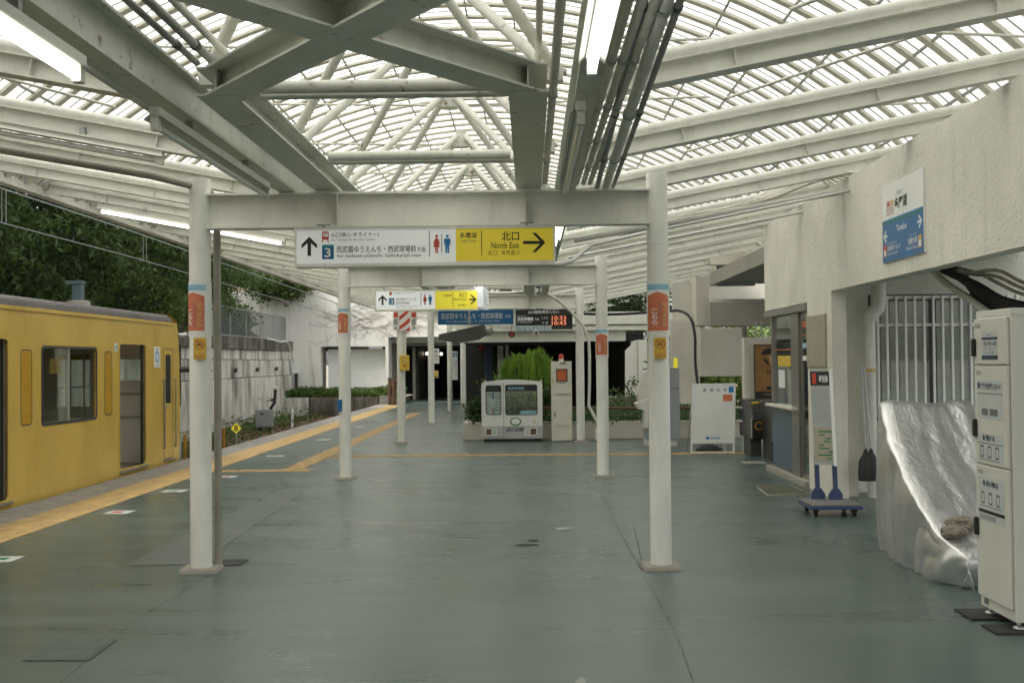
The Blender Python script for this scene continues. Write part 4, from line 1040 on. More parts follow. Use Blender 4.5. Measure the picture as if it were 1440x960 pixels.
m1 = MB(); m1.path([(TX+.0, Y1-.1, 2.1), (TX+.06, Y1-.02, 2.1), (TX+.08, Y1+.06, 2.12)], .035, 10); m1.build('marker_lamp', M['alu'], train)
m1 = MB(); m1.path([(TX-.02, Y1, 1.52), (TX+.08, Y1+.08, 1.52), (TX+.13, Y1+.14, 1.52)], .05, 10); m1.build('mirror', M['dark_metal'], train)
m1 = MB(); m1.box(TX-.02, TX+.006, Y1+.01, Y1+.05, .9, 1.95); m1.build('front_pillar', M['dark_metal'], train)
p = atx(110, 425, TX-1.4); m1 = MB(); m1.lathe((p.x, p.y, 2.6), [(.19, -.12), (.19, .03), (.15, .06)], 14); ins = m1.build('roof_vent', M['concrete_grey'], train)
m1 = MB(); m1.box(p.x-.07, p.x+.07, p.y-.08, p.y+.08, 2.66, 2.93); m1.box(p.x-.17, p.x+.09, p.y-.1, p.y+.1, 2.93, 2.98); m1.build('cap', mk('blue_grey_paint', (.10, .15, .16), .5), ins)
# bogie and underside
for yy in (1.5, 15.2):
    m1 = MB(); m1.box(TX-2.5, TX-.3, yy-1.6, yy+1.6, -.75, -.35); bo = m1.build('bogie', M['dark_metal'], train)
    for dy in (-1.05, 1.05):
        for xx in (-.85, -1.95):
            wv = MB(); wv.tube((TX+xx-.06, yy+dy, -.59), (TX+xx+.06, yy+dy, -.59), .42, 20); wv.build('wheel', M['galv'], bo)
m1 = MB(); m1.box(TX-2.6, TX-.2, 4, 12, -.7, -.15); m1.build('underfloor_box', M['dark_metal'], train)
for xx in (-.87, -1.93):
    m1 = MB(); m1.box(TX+xx-.035, TX+xx+.035, -30, 24, -1.15, -1.01); o = m1.build('rail', M['galv']); tag(o, 'steel rail under the %s side of the train' % ('near' if xx > -1 else 'far'), 'rail')

# ================================================================== station building on the right
from mathutils import noise as mnoise
class FaceX(Face):
    """a face on the plane X = x that looks towards the platform"""
    def __init__(s, x): s.x = x; s.pl = Plane((x, 0, 0), (0,-1,0), (0,0,1))
    def uv(s, px, py): p = atx(px, py, s.x); return -p.y, p.z
WX = 3.45
bld = thing('station_building', 'stucco station building with ticket window along the right side of the platform', 'building', (WX, 13.3, 0))
mb = MB(); mb.prism([(WX, y, z) for y, z in ((-28, 2.37), (12.72, 2.37), (12.72, 0), (13.83, 0), (13.83, 2.30), (16.3, 2.30), (16.3, 3.54), (-28, 3.68))], (.17, 0, 0)); mb.build('facade_wall', M['stucco'], bld)
mb = MB(); mb.box(3.622, 3.80, 12.95, 13.35, 0, 2.9); mb.build('inner_column', M['stucco'], bld)
mb = MB(); mb.prism([(x, 13.36, z) for x, z in ((3.62, 0), (9, 0), (9, 3.0), (3.62, 3.0))], (0, .15, 0), [[(x, 13.36, z) for x, z in ((4.06, .85), (5.62, .85), (5.62, 2.36), (4.06, 2.36))]]); mb.build('window_wall', M['stucco'], bld)
mb = MB(); mb.box(3.625, 5.9, -28, 13.36, 2.95, 3.12); mb.build('ceiling_slab', M['concrete_grey'], bld)
mb = MB(); mb.box(3.625, 9, 13.52, 16.9, 2.99, 3.2); mb.build('office_roof', M['concrete_grey'], bld)
wd_ = MB(); wd_.prism([(x, 13.38, z) for x, z in ((4.06, .85), (5.62, .85), (5.62, 2.36), (4.06, 2.36))], (0, .04, 0), [[(x, 13.38, z) for x, z in ((a+.04, .89), (b-.04, .89), (b-.04, 2.32), (a+.04, 2.32))] for a, b in ((4.06, 4.84), (4.84, 5.62))])
wo = wd_.build('office_window', M['dark_metal'], bld)
mb = MB(); mb.box(4.10, 5.58, 13.39, 13.395, .89, 2.32); mb.build('pane', M['glass'], wo)
mb = MB()
for i in range(56): mb.add([(4.10, 13.44, .9+i*.0255), (5.58, 13.44, .9+i*.0255), (5.58, 13.452, .917+i*.0255), (4.10, 13.452, .917+i*.0255)], [(0,1,2,3)])
bl = mb.build('blind', M['pvc'], wo); bl['kind'] = 'stuff'
mb = MB(); mb.box(4.0, 5.7, 13.6, 13.62, .8, 2.4); mb.build('room_backdrop', M['beige_board'], bld)
gl = MB(); z0, z1 = .55, 2.31
for z in (z0, 1.985, z1): gl.box(4.08, 5.75, 13.10, 13.125, z-.018, z+.018)
go = gl.build('window_grille', M['steel_clean'], bld)
for i in range(16):
    x = 4.09+i*.1083; b = MB(); b.box(x-.012, x+.012, 13.07, 13.098, z0, z1+.015); b.build('grille_bar', M['wall_white'], go)
for x in (4.1, 5.72):
    for z in (.7, 2.2): mb = MB(); mb.box(x-.012, x+.012, 13.1, 13.37, z-.012, z+.012); mb.build('grille_bracket', M['alu'], go)
# ticket window and counter
mb = MB(); mb.box(3.50, 3.53, 14.52, 16.1, .09, .93); mb.build('counter_front', M['panel_blue'], bld)
mb = MB(); mb.box(3.53, 5.4, 16.08, 16.12, .09, 2.3); mb.build('office_wall', M['train_in'], bld)
mb = MB(); mb.box(3.40, 3.75, 14.5, 16.14, .93, .965); mb.build('counter_ledge', M['aed_cream'], bld, bev=.006)
mb = MB(); mb.box(3.47, 3.60, 14.40, 14.80, .0, 2.27); mb.box(3.47, 3.55, 15.92, 16.0, .965, 2.2); mb.box(3.42, 3.62, 13.86, 16.25, 2.2, 2.285); mb.build('steel_frame', M['stainless'], bld)
mb = MB(); mb.box(3.50, 3.507, 14.80, 15.92, .965, 2.2); tw = mb.build('ticket_window', M['glass'], bld)
fx = FaceX(3.495)
for a, c in (((1094,500,1112,515), 'sticker_yellow'), ((1095,520,1104,545), 'white')):
    k = MB(); fx.rect(k, *a); k.build('paper', M[c], tw)
k = MB(); k.box(3.494, 3.499, 14.82, 15.9, 1.72, 1.735); k.build('orange_line', M['aed_orange'], tw)
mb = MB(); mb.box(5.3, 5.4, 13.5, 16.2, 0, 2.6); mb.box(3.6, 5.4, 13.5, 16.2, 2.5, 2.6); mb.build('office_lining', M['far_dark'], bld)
mb = MB(); mb.prism([(3.50, y, z) for y, z in ((13.86, .02), (14.38, .02), (14.38, 2.2), (13.86, 2.2))], (.03, 0, 0), [[(3.50, y, z) for y, z in ((13.93, .12), (14.31, .12), (14.31, 2.12), (13.93, 2.12))]]); do = mb.build('office_door', M['stainless'], bld)
mb = MB(); mb.box(3.51, 3.516, 13.93, 14.31, .12, 2.12); mb.build('pane', M['glass_dark'], do)
fx = FaceX(3.497)
for a, c in (((1128,452,1134,460), 'aed_orange'), ((1129,482,1137,489), 'light_blue'), ((1129,500,1137,507), 'white')):
    k = MB(); fx.rect(k, *a); k.build('sticker', M[c], do)
k = MB(); k.box(3.497, 3.5, 13.9, 14.36, 1.9, 1.912); k.box(3.497, 3.5, 13.9, 14.36, 1.75, 1.757); k.build('orange_line', M['aed_orange'], do)
mb = MB(); mb.box(3.40, 3.62, 13.86, 16.15, 0, .07); mb.build('door_step', M['concrete_grey'], bld)
# big drain pipe at the alcove corner
mb = MB(); mb.path([(4.03, 12.86, 2.95), (4.03, 12.86, 2.28), (4.02, 12.86, 2.18), (3.96, 12.86, 2.12), (3.93, 12.86, 2.05)], .085, 16)
dpp = mb.build('drain_pipe', M['pvc']); tag(dpp, 'thick pale drain pipe with a bend left of the barred window', 'pipe')
mb = MB(); mb.path([(3.93, 12.86, 2.05), (3.93, 12.86, .0)], .058, 14); mb.build('lower_pipe', M['pvc'], dpp)
mb = MB(); mb.tube((3.93, 12.86, 2.02), (3.93, 12.86, 2.1), .07, 14); mb.build('collar', M['pvc'], dpp)
mb = MB(); mb.tube((3.93, 12.86, 1.44), (3.93, 12.86, 1.48), .0595, 14); mb.build('tape', M['gold'], dpp)
# cables in the alcove ceiling
def cable(pts, r, mat, label):
    P = [Vector(p) for p in pts]; Q = []
    for i in range(len(P)-1):
        p0 = P[max(i-1, 0)]; p1 = P[i]; p2 = P[i+1]; p3 = P[min(i+2, len(P)-1)]
        for t in (0, .25, .5, .75):
            Q.append(.5*((2*p1)+(p2-p0)*t+(2*p0-5*p1+4*p2-p3)*t*t+(3*p1-p0-3*p2+p3)*t**3))
    Q.append(P[-1]); mb = MB(); mb.path(Q, r, 8); return tag(mb.build('cable', mat), label, 'cable', 'cables under the alcove ceiling')
D_ = 10.5
cable([at(1305,375,11.5), at(1330,398,11), at(1360,418,10.5), at(1390,440,10), at(1440,480,9.5)], .035, M['pvc'], 'thick pale cable sagging past the barred window to the locker')
for i in range(4): cable([at(1318+6*i,376,11.5), at(1345+6*i,388+3*i,11), at(1375,402+6*i,10.4), at(1405,420+5*i,10), at(1440,430+6*i,9.6), at(1500,440,9.2)], .04, M['rubber'], ['uppermost black corrugated cable above the locker', 'second black corrugated cable above the locker', 'third black corrugated cable above the locker', 'lowest black corrugated cable above the locker'][i])
for i in range(3): cable([at(1290+20*i,372,11.8), at(1350+14*i,385,11), at(1400,380+8*i,10.4), at(1440,398+8*i,10), at(1500,420,9.5)], .018, M['conduit'], ['upper thin beige cable under the alcove ceiling', 'middle thin beige cable under the alcove ceiling', 'lower thin beige cable under the alcove ceiling'][i])
# station name sign
y0, y1, z0, z1 = 9.67, 10.78, 2.515, 3.25
pl = Plane((WX-.02, y1, z0), (0,-1,0), (0,0,1)); W_, H_ = y1-y0, z1-z0
ns = thing('station_name_sign', 'white and blue station name sign on the stucco wall', 'sign', (WX-.02, (y0+y1)/2, z0))
mb = MB(); mb.box(WX-.02, WX-.001, y0, y1, z0, z1); mb.build('plate', M['white'], ns)
def frac(u0, u1, t, b): return u0*W_, u1*W_, (1-b)*H_, (1-t)*H_
k = MB(); a = frac(0, 1, .50, 1); pl.rect(k, *a); k.build('blue_panel', M['blue'], ns)
k = MB(); pl.rect(k, *frac(0, 1, .455, .485)); k.build('stripe', M['picto_blue'], ns)
k = MB(); pl.rect(k, *frac(0, 1, .478, .503), .0018); k.build('stripe', M['green'], ns)
k = SplitMB(); text(pl, k, 'たまこ', *frac(.39, .53, .13, .185), .003, .01); text(pl, k, '多摩湖', *frac(.33, .63, .215, .37), .003, .02); k.build('black_lettering', M['black'], ns)
for i, (u, c) in enumerate(((.12, 'red'), (.22, 'gold'))):
    k = MB(); pl.rect(k, *frac(u, u+.08, .22, .40)); k.build('badge', M[c], ns); k = MB(); pl.rect(k, *frac(u+.01, u+.07, .29, .39), .002); k.build('badge_face', M['white'], ns)
    k = MB(); text(pl, k, ('ST', 'SY')[i], *frac(u+.02, u+.06, .235, .275), .003, .02); k.build('badge_code', M['white'], ns)
    k = MB(); text(pl, k, ('07', '01')[i], *frac(u+.02, u+.06, .31, .37), .004, .01); k.build('badge_number', M['grey_print'], ns)
k = SplitMB(); text(pl, k, 'Tamako', *frac(.37, .62, .565, .645), .003, .015)
text(pl, k, '西武園ゆうえんち', *frac(.13, .46, .80, .865), .003, .01); text(pl, k, 'Seibuen-yuenchi', *frac(.13, .40, .885, .93), .003); text(pl, k, 'せいぶえんゆうえんち', *frac(.13, .37, .755, .785), .003)
text(pl, k, '武蔵大和', *frac(.65, .86, .785, .86), .003, .01); text(pl, k, 'Musashi-Yamato', *frac(.60, .87, .88, .925), .003); text(pl, k, 'むさしやまと', *frac(.69, .86, .735, .765), .003)
for u0, sg in ((.03, 1), (.97, -1)):
    vc = .665 if sg > 0 else .62; c = (1-vc)*H_
    pl.rect(k, min(u0, u0+sg*.10)*W_, max(u0, u0+sg*.10)*W_, c-.012, c+.012, .002)
    pl.poly(k, [((u0)*W_, c), ((u0+sg*.05)*W_, c+.055), ((u0+sg*.078)*W_, c+.055), ((u0+sg*.03)*W_, c), ((u0+sg*.078)*W_, c-.055), ((u0+sg*.05)*W_, c-.055)], .0025)
k.build('white_lettering', M['white'], ns)
for i, (u, c) in enumerate(((.03, 'red'), (.885, 'gold'))):
    k = MB(); pl.rect(k, *frac(u, u+.075, .78, .93), .003); k.build('badge', M[c], ns); k = MB(); pl.rect(k, *frac(u+.01, u+.065, .845, .92), .004); k.build('badge_face', M['white'], ns)
# ------------------------------------------------------------------ locker
lx0, lx1, ly0, ly1 = 2.79, 3.27, 6.52, 7.02
lk = thing('parcel_locker', 'tall off-white parcel locker with three doors at the right edge', 'locker', ((lx0+lx1)/2, (ly0+ly1)/2, 0))
mb = MB(); mb.box(lx0+.02, lx1, ly0, ly1, .055, 1.88); mb.build('cabinet', M['locker'], lk, bev=.004)
mb = MB(); mb.box(lx0+.018, lx1+.003, ly0-.003, ly1+.003, 1.845, 1.885); mb.build('top_trim', M['locker'], lk, bev=.004)
fx = FaceX(lx0); DZ = [(1.555, 1.835), (.945, 1.545), (.125, .935)]
for i, (a, b) in enumerate(DZ):
    m1 = MB(); m1.box(lx0, lx0+.018, ly0+.018, ly1-.006, a, b); dr = m1.build('door', M['locker'], lk, bev=.004)
    hz = (1.66, 1.16, .55)[i]
    m2 = MB(); m2.box(lx0-.022, lx0-.001, ly1-.045, ly1-.012, hz-.055, hz+.055); m2.build('handle', M['black'], dr, bev=.004)
    pl = Plane((lx0, ly1, 0), (0,-1,0), (0,0,1)); k = MB(); text(pl, k, '5926%d' % (i+1), .04, .115, b-.055, b-.03, .002); k.build('number', M['grey_print'], dr)
pl = Plane((lx0, ly1, 0), (0,-1,0), (0,0,1))
def lab(name, u0, u1, v0, v1, prints):
    k = MB(); pl.rect(k, u0, u1, v0, v1, .001); o = k.build(name, M['label_paper'], lk)
    for m, fn in prints:
        k = MB(); fn(k); k.build('print', M[m], o)
def bars(k, u0, u1, vs_, t=.006):
    for v in vs_: pl.rect(k, u0, u1, v, v+t, .002)
lab('price_label', .13, .36, 1.58, 1.76, [('navy', lambda k: (pl.rect(k, .13, .36, 1.705, 1.72, .002), pl.rect(k, .13, .36, 1.585, 1.61, .002))),
    ('grey_print', lambda k: (text(pl, k, '利用料金', .2, .28, 1.727, 1.742, .003), [text(pl, k, s, u, u+.05, 1.668, 1.695, .003, .01) for s, u in (('300', .165), ('400', .23), ('600', .295))], [text(pl, k, s, u, u+.03, 1.645, 1.658, .003) for s, u in (('S', .175), ('M', .24), ('L', .305))], text(pl, k, 'すべて税込表示', .16, .33, 1.618, 1.636, .003)))])
lab('app_label', .05, .42, 1.22, 1.46, [('navy', lambda k: (pl.poly(k, ell(.075, 1.425, .017, .02, 14), .002), text(pl, k, 'アプリをダウンロード', .10, .40, 1.40, 1.445, .003, .02), pl.rect(k, .05, .42, 1.375, 1.379, .002))),
    ('grey_print', lambda k: (pl.rect(k, .115, .205, 1.245, 1.285, .002), pl.rect(k, .235, .345, 1.245, 1.285, .002)))])
def phones(k, v):
    for u in (.085, .195, .305):
        pl.poly(k, rr(u, u+.05, v, v+.075, .008, 2), .002, 0, [rr(u+.005, u+.045, v+.012, v+.063, .004, 2)])
lab('deposit_label', .05, .42, .965, 1.135, [('navy', lambda k: (pl.poly(k, ell(.14, 1.105, .015, .018, 14), .002), text(pl, k, '預ける', .17, .30, 1.088, 1.124, .003, .02), pl.rect(k, .05, .42, 1.07, 1.074, .002))),
    ('grey_print', lambda k: (phones(k, .985), bars(k, .08, .37, (.972,), .004)))])
lab('collect_label', .045, .42, .595, .865, [('navy', lambda k: (pl.poly(k, ell(.13, .828, .015, .018, 14), .002), text(pl, k, '受け取る', .16, .34, .81, .847, .003, .02))),
    ('grey_print', lambda k: (phones(k, .70), bars(k, .06, .38, (.685,), .004), bars(k, .06, .30, (.63, .622, .614, .606), .0035))), ('black', lambda k: pl.rect(k, .045, .42, .645, .665, .002))])
for i, (x, y) in enumerate(((lx0+.06, ly0+.05), (lx0+.06, ly1-.05), (lx1-.06, ly0+.05), (lx1-.06, ly1-.05))):
    m1 = MB(); m1.lathe((x, y, 0), [(.035, .013), (.035, .022), (.012, .026), (.012, .056)], 14); m1.build('foot', M['alu'], lk)
m1 = MB(); m1.box(lx0+.0195, lx0+.0215, ly1-.12, ly1-.05, .075, .11); m1.build('plate', M['grey_print'], lk)
m1 = MB(); m1.box(lx0-.12, lx0+.35, ly0-.06, ly0+.16, 0, .012); tag(m1.build('floor_mat', M['rubber'], bev=.003), 'dark rubber mat under the near feet of the locker', 'mat', 'mats under the locker')
m1 = MB(); m1.box(lx0-.12, lx0+.35, ly1-.2, ly1+.08, 0, .012); tag(m1.build('floor_mat', M['rubber'], bev=.003), 'dark rubber mat under the far feet of the locker', 'mat', 'mats under the locker')
# ------------------------------------------------------------------ silver cover
cv = thing('silver_cover', 'crumpled silver tarpaulin draped over a chair-shaped machine beside the locker', 'tarpaulin', (3.2, 8.7, 0))
prof = [(9.58, .0), (9.56, .45), (9.5, .95), (9.42, 1.17), (9.28, 1.245), (9.12, 1.235), (9.0, 1.14), (8.82, .98), (8.6, .80), (8.35, .64), (8.12, .48), (7.98, .37), (7.86, .30), (7.78, .26), (7.72, .20), (7.73, .1), (7.78, .0)]
def prof_at(t):
    x = t*(len(prof)-1); i = min(int(x), len(prof)-2); f_ = x-i
    p0, p1, p2, p3 = prof[max(i-1, 0)], prof[i], prof[i+1], prof[min(i+2, len(prof)-1)]
    return tuple(.5*((2*p1[k])+(p2[k]-p0[k])*f_+(2*p0[k]-5*p1[k]+4*p2[k]-p3[k])*f_*f_+(3*p1[k]-p0[k]-3*p2[k]+p3[k])*f_**3) for k in (0, 1))
NU, NV = 120, 110; vv = []; ff = []
XLK = [(7.68, 3.06), (7.85, 2.95), (8.1, 2.87), (8.5, 2.84), (9.0, 2.86), (9.3, 2.92), (9.6, 3.05)]
def XL(y):
    for (a, b), (c, d_) in zip(XLK, XLK[1:]):
        if y <= c: return b+(d_-b)*max(0, (y-a))/(c-a)
    return XLK[-1][1]
for i in range(NU+1):
    y, z = prof_at(i/NU); xl = XL(y)
    for j in range(NV+1):
        s = j/NV
        if s < .40:                              # left side hanging down to the floor
            t = s/.40; zz = z*(1-(1-t)**1.25)
            f1 = mnoise.noise((y*3.2, 0, 5)); f2 = mnoise.noise((y*8+1.5*t, t*.8, 2))
            x = xl-.02+.05*(1-t)**2-.02*math.sin(math.pi*t)+.07*max(0, (t-.93)/.07)**2
            x -= (.04*f1+.02*f2+.075*(abs(math.sin(y*5.2+2.6*t+2.5*f1))-.6)+.03*(abs(math.sin(y*13+5*t+4*f1))-.5))*(1-t**2*.95)*min(1, z*3)
            x += .010*mnoise.noise((y*14, zz*5, 1.7))*min(1, (1-t)*5)
            p = (x, y+.02*f2*(1-t), max(zz, .002))
        elif s < .82:
            t = (s-.40)/.42; x0 = xl+.07; x = x0+(3.60-x0)*t
            f1 = mnoise.noise((x*5.5, y*1.1, 7)); f2 = mnoise.noise((x*13, y*3, 3))
            k = min(1, t*6, (1-t)*6)
            dz = (.020*f1+.008*f2)*k-.025*math.sin(math.pi*t)
            if z < .34 and y < 8.2: dz += .045*mnoise.noise((x*7, y*9, z*6))*k
            p = (x, y+(.03*mnoise.noise((x*8, z*8, 1)) if z < .25 and y < 8.2 else 0)*k, max(.003, z+dz if z > .02 else z))
        else:
            t = (s-.82)/.18
            p = (3.60+.10*t+.03*math.sin(y*14)*t, y, max(.002, z*(1-t**.8)))
        vv.append(p)
for i in range(NU):
    for j in range(NV): ff.append((i*(NV+1)+j, i*(NV+1)+j+1, (i+1)*(NV+1)+j+1, (i+1)*(NV+1)+j))
mb = MB(); mb.add(vv, ff, True); mb.build('sheet', M['silver'], cv)
def rock(p, r, seed, label):
    bm = bmesh.new(); bmesh.ops.create_icosphere(bm, subdivisions=3, radius=1)
    for v in bm.verts:
        k = 1+.28*mnoise.noise(v.co*1.6+Vector((seed, 0, 0)))+.1*mnoise.noise(v.co*4+Vector((0, seed, 0)))
        v.co = Vector((v.co.x*r*1.25*k, v.co.y*r*k, v.co.z*r*.62*k))
    me = bpy.data.meshes.new('stone'); bm.to_mesh(me); bm.free(); me.materials.append(M['stone'])
    o = bpy.data.objects.new('stone', me); col.objects.link(o); o.location = p; OFF[o.name] = Vector(p); tag(o, label, 'stone', 'stones weighing down the silver cover')
rock((2.99, 7.92, .37), .075, 1.0, 'darker rough stone on the left of the two on the silver cover')
rock((3.08, 8.02, .41), .085, 7.0, 'rounder pale stone on the right of the two on the silver cover')
# ------------------------------------------------------------------ trolley with a timetable board
tr = thing('platform_trolley', 'blue flat trolley with two upright handles at the foot of the stucco pillar', 'trolley', (3.06, 11.48, 0))
mb = MB(); mb.box(2.83, 3.34, 11.28, 11.80, .105, .125); mb.build('deck', M['cart_grey'], tr, bev=.008)
mb = MB(); mb.box(2.82, 3.35, 11.27, 11.81, .075, .105); mb.build('deck_edge', M['cart_blue'], tr, bev=.006)
for x in (2.89, 3.28):
    for y in (11.35, 11.72):
        b = MB(); b.tube((x-.015, y, .038), (x+.015, y, .038), .037, 14); wv = b.build('wheel', M['rubber'], tr); b = MB(); b.box(x-.025, x+.025, y-.02, y+.02, .04, .075); b.build('fork', M['dark_metal'], wv)
for x, y in ((3.02, 11.76), (3.19, 11.70)):
    b = MB(); b.bar((x, y, .12), (x-.01, y+.02, .78), .045, .03, (0,1,0)); b.prism([(x-.07, y-.02, .125), (x+.07, y-.02, .125), (x+.07, y-.02, .18), (x+.03, y-.02, .24), (x-.03, y-.02, .24), (x-.07, y-.02, .18)], (0, .04, 0)); b.build('handle', M['cart_blue'], tr)
tm = thing('timetable_board', 'narrow white timetable board leaning on the trolley handles', 'board', (3.08, 11.74, .49))
o_ = Vector((2.975, 11.70, .49)); e_ = Vector((3.19, 11.62, .49)); up = Vector((-.012, .1, 1)).normalized()
pl = Plane(o_, e_-o_, up); W_ = (e_-o_).length; H_ = 1.0
mb = MB(); pl.rect(mb, 0, W_, 0, H_, -.03, 0); mb.build('board', M['timetable'], tm)
mb = MB(); pl.rect(mb, W_-.035, W_, -.01, H_+.005, .006); mb.build('white_edge', M['white'], tm)
mb = MB(); pl.rect(mb, .0, W_-.035, H_-.17, H_-.02, .002); mb.build('header', M['panel_black'], tm)
k = MB(); text(pl, k, '時刻表', .09, W_-.05, H_-.14, H_-.06, .004, .02); k.build('lettering', M['white'], tm)
k = MB(); pl.rect(k, .02, .06, H_-.15, H_-.04, .003); k.build('mark', M['red'], tm)
k = MB()
for i in range(13): pl.rect(k, .02, W_-.06, .44+i*.029, .444+i*.029, .002)
k.build('grid', M['cabinet_grey'], tm)
mb = MB(); pl.rect(mb, .01, W_-.05, .03, .39, .004); mb.build('map_pocket', M['beige_board'], tm)
k = MB()
for i in range(9):
    rn = random.Random(i); pl.rect(k, .03+.12*rn.random(), .10+.1*rn.random(), .06+.035*i, .075+.035*i, .005)
k.build('map_lines', M['green'], tm)
mb = MB(); mb.box(WX-.022, WX-.001, 12.93, 13.80, 1.50, 2.12); tag(mb.build('notice_board', M['beige_board'], bev=.004), 'blank beige board fixed to the stucco pillar', 'board')
# brooms
for i, (x, dx) in enumerate(((3.78, .01), (3.84, -.02))):
    r = thing('broom', ['long broom standing left, leaning at the drain pipe', 'long broom standing right, touching the drain pipe'][i], 'broom', (x, 12.55, .2), 'brooms by the drain pipe')
    b = MB(); b.tube((x, 12.60, .55), (x+dx, 12.74, 1.50), .012, 8); b.build('handle', M['galv'], r)
    b = MB(); b.lathe((x, 12.60, .22), [(.085, 0), (.09, .08), (.08, .22), (.03, .31), (.015, .36)], 12); b.build('head', M['rubber'], r)
# door mat, wall foot ledge
mt = thing('door_mat', 'green patterned mat with a pale border before the ticket office door', 'mat', (3.05, 13.6, 0))
P = [gnd(*p) for p in ((1063,684),(1110,683),(1137,695),(1078,697))]
mb = MB(); mb.prism([(p.x, p.y, .001) for p in P], (0,0,.012)); mb.build('border', M['mat_edge'], mt)
c = sum(P, Vector((0,0,0)))/4; mb = MB(); mb.prism([(c.x+(p.x-c.x)*.92, c.y+(p.y-c.y)*.94, .013) for p in P], (0,0,.004)); mb.build('carpet', M['mat_green'], mt)
k = MB()
for i in range(5):
    q = P[0].lerp(P[2], .2+.15*i); k.box(q.x-.1, q.x+.1, q.y-.03, q.y+.03, .0172, .019)
k.build('pattern', M['wood'], mt)
# ------------------------------------------------------------------ notice easel
d0 = 19.0; f = Face(d0)
ez = thing('notice_easel', 'white framed A-board with blank notices near the ticket gates', 'sign', (3.09, 19.1, 0))
A = at(971, 638, d0); B = at(1033, 639, d0); T0 = at(974, 538.5, d0+.18); T1 = at(1034, 541, d0+.18); A.z = B.z = 0
T0.z = T1.z = 1.19
pl = Plane(A, B-A, (T0+T1)/2-(A+B)/2); W_ = (B-A).length; H_ = ((T0+T1)/2-(A+B)/2).length
mb = MB(); pl.rect(mb, .025, W_-.025, .20, H_-.025, -.012, 0); mb.build('board', M['white'], ez)
mb = MB()
for u0, u1, v0, v1 in ((0, .03, 0, H_), (W_-.03, W_, 0, H_), (.03, W_-.03, H_-.03, H_), (.03, W_-.03, .175, .205), (.03, W_-.03, .012, .035)): pl.rect(mb, u0, u1, v0, v1, .02, -.012)
mb.build('frame', M['white'], ez)
for u in (.01, W_-.03):
    mb = MB(); mb.bar(pl.p(u+.01, H_-.05, -.02), pl.p(u+.01, 0, -.02)+Vector((0, .55, 0)), .02, .02); mb.build('rear_leg', M['alu'], ez)
k = MB()
k = SplitMB()
for i, ch in enumerate('お知らせ'): text(pl, k, ch, .19+i*.115, .255+i*.115, H_-.145, H_-.08, .002, .01)
k.build('lettering', M['black'], ez)
k = MB(); pl.rect(k, W_-.12, W_-.035, H_-.16, H_-.06); text(pl, k, '西武鉄道', .33, .50, .245, .285, .002, .01); pl.poly(k, ell(.285, .265, .03, .025, 14)); k.build('blue_print', M['picto_blue'], ez)
k = MB(); pl.rect(k, W_-.22, W_-.05, H_-.42, H_-.18, .001); pp_ = k.build('leaflet', M['white'], ez); k = MB(); pl.rect(k, W_-.215, W_-.055, H_-.31, H_-.19, .002); k.build('leaflet_print', M['orange'], pp_)
mb = MB(); mb.lathe((A.x+.36, d0+.25, 0), [(.23, 0), (.23, .06), (.14, .12), (.05, .14)], 20); mb.build('weight', M['rubber'], ez)
mb = MB(); mb.box(3.28, 3.62, 17.1, 17.5, 0, .004); tag(mb.build('floor_plate', M['checker']), 'small pale plate set in the floor before the A-board', 'plate')
# ------------------------------------------------------------------ ticket gates
def gate(x, y, label):
    r = thing('ticket_gate', label, 'gate', (x, y, 0), 'ticket gates at the exit')
    pr = [(0,.30),(0,.62),(.08,.74),(.22,.86),(.45,.93),(.9,.93),(1.05,.86),(1.1,.74),(1.1,.30)]
    mb = MB(); mb.prism([(x, y+a, z) for a, z in pr], (.22, 0, 0)); mb.build('body', M['panel_black'], r, bev=.02)
    mb = MB(); mb.box(x+.02, x+.20, y+.25, y+.95, 0, .30); mb.build('plinth', M['dark_metal'], r)
    mb = MB(); mb.box(x-.012, x+.012, y+.02, y+.05, .32, .64); mb.box(x+.208, x+.232, y+.02, y+.05, .32, .64); mb.build('trim', M['alu'], r)
    mb = MB(); pts = [(x+.11, y-.005, .50+0)]; mb.tube((x+.11, y-.008, .52), (x+.11, y+.002, .52), .07, 18); mb.build('indicator', M['ticket_orange'], r)
    mb = MB(); mb.tube((x+.11, y-.012, .52), (x+.11, y-.007, .52), .052, 18); mb.build('indicator_face', M['panel_black'], r)
    mb = MB(); mb.box(x+.05, x+.17, y+.25, y+.40, .87, .90); mb.build('reader', M['sticker_yellow'], r)
    return r
gate(3.60, 18.1, 'black ticket gate nearer the A-board'); gate(3.76, 17.2, 'black ticket gate beside the blue counter')
rl = MB()
for z in (.55, .78): rl.tube((3.35, 19.4, z), (3.75, 18.7, z), .02, 8)
for x, y in ((3.35, 19.4), (3.62, 18.95)): rl.tube((x, y, 0), (x, y, .8), .02, 8)
tag(rl.build('guard_rail', M['alu']), 'short steel guard rail left of the ticket gates', 'rail')
# ------------------------------------------------------------------ exit building
ex = thing('exit_building', 'pale concrete exit building behind the ticket gates', 'building', (4.5, 22, 0))
def panel(name, x0, y0, x1, y1, d, mat, depth=.2, parent=None, zlo=None):
    f = Face(d); u0, u1, v0, v1 = f.r(x0, y0, x1, y1); v0 = v0 if zlo is None else zlo
    mb = MB(); mb.box(u0, u1, d, d+depth, v0, v1); return mb.build(name, mat, parent, bev=.008)
panel('poster_wall', 1047, 474, 1180, 600, 21.2, M['concrete'], .25, ex, 0)
panel('pier', 980, 388, 998, 640, 22.6, M['concrete'], .6, ex, 2.3)
panel('beam', 998.5, 424, 1110, 458, 22.0, M['concrete_grey'], .5, ex)
panel('upper_wall', 985, 461, 1050, 529, 25.2, M['concrete'], .2, ex)
panel('side_wall', 944, 449, 984, 600, 26.2, M['concrete'], .2, ex, 0)
panel('end_wall', 946, 398, 985, 449, 26.3, M['concrete'], .2, ex)
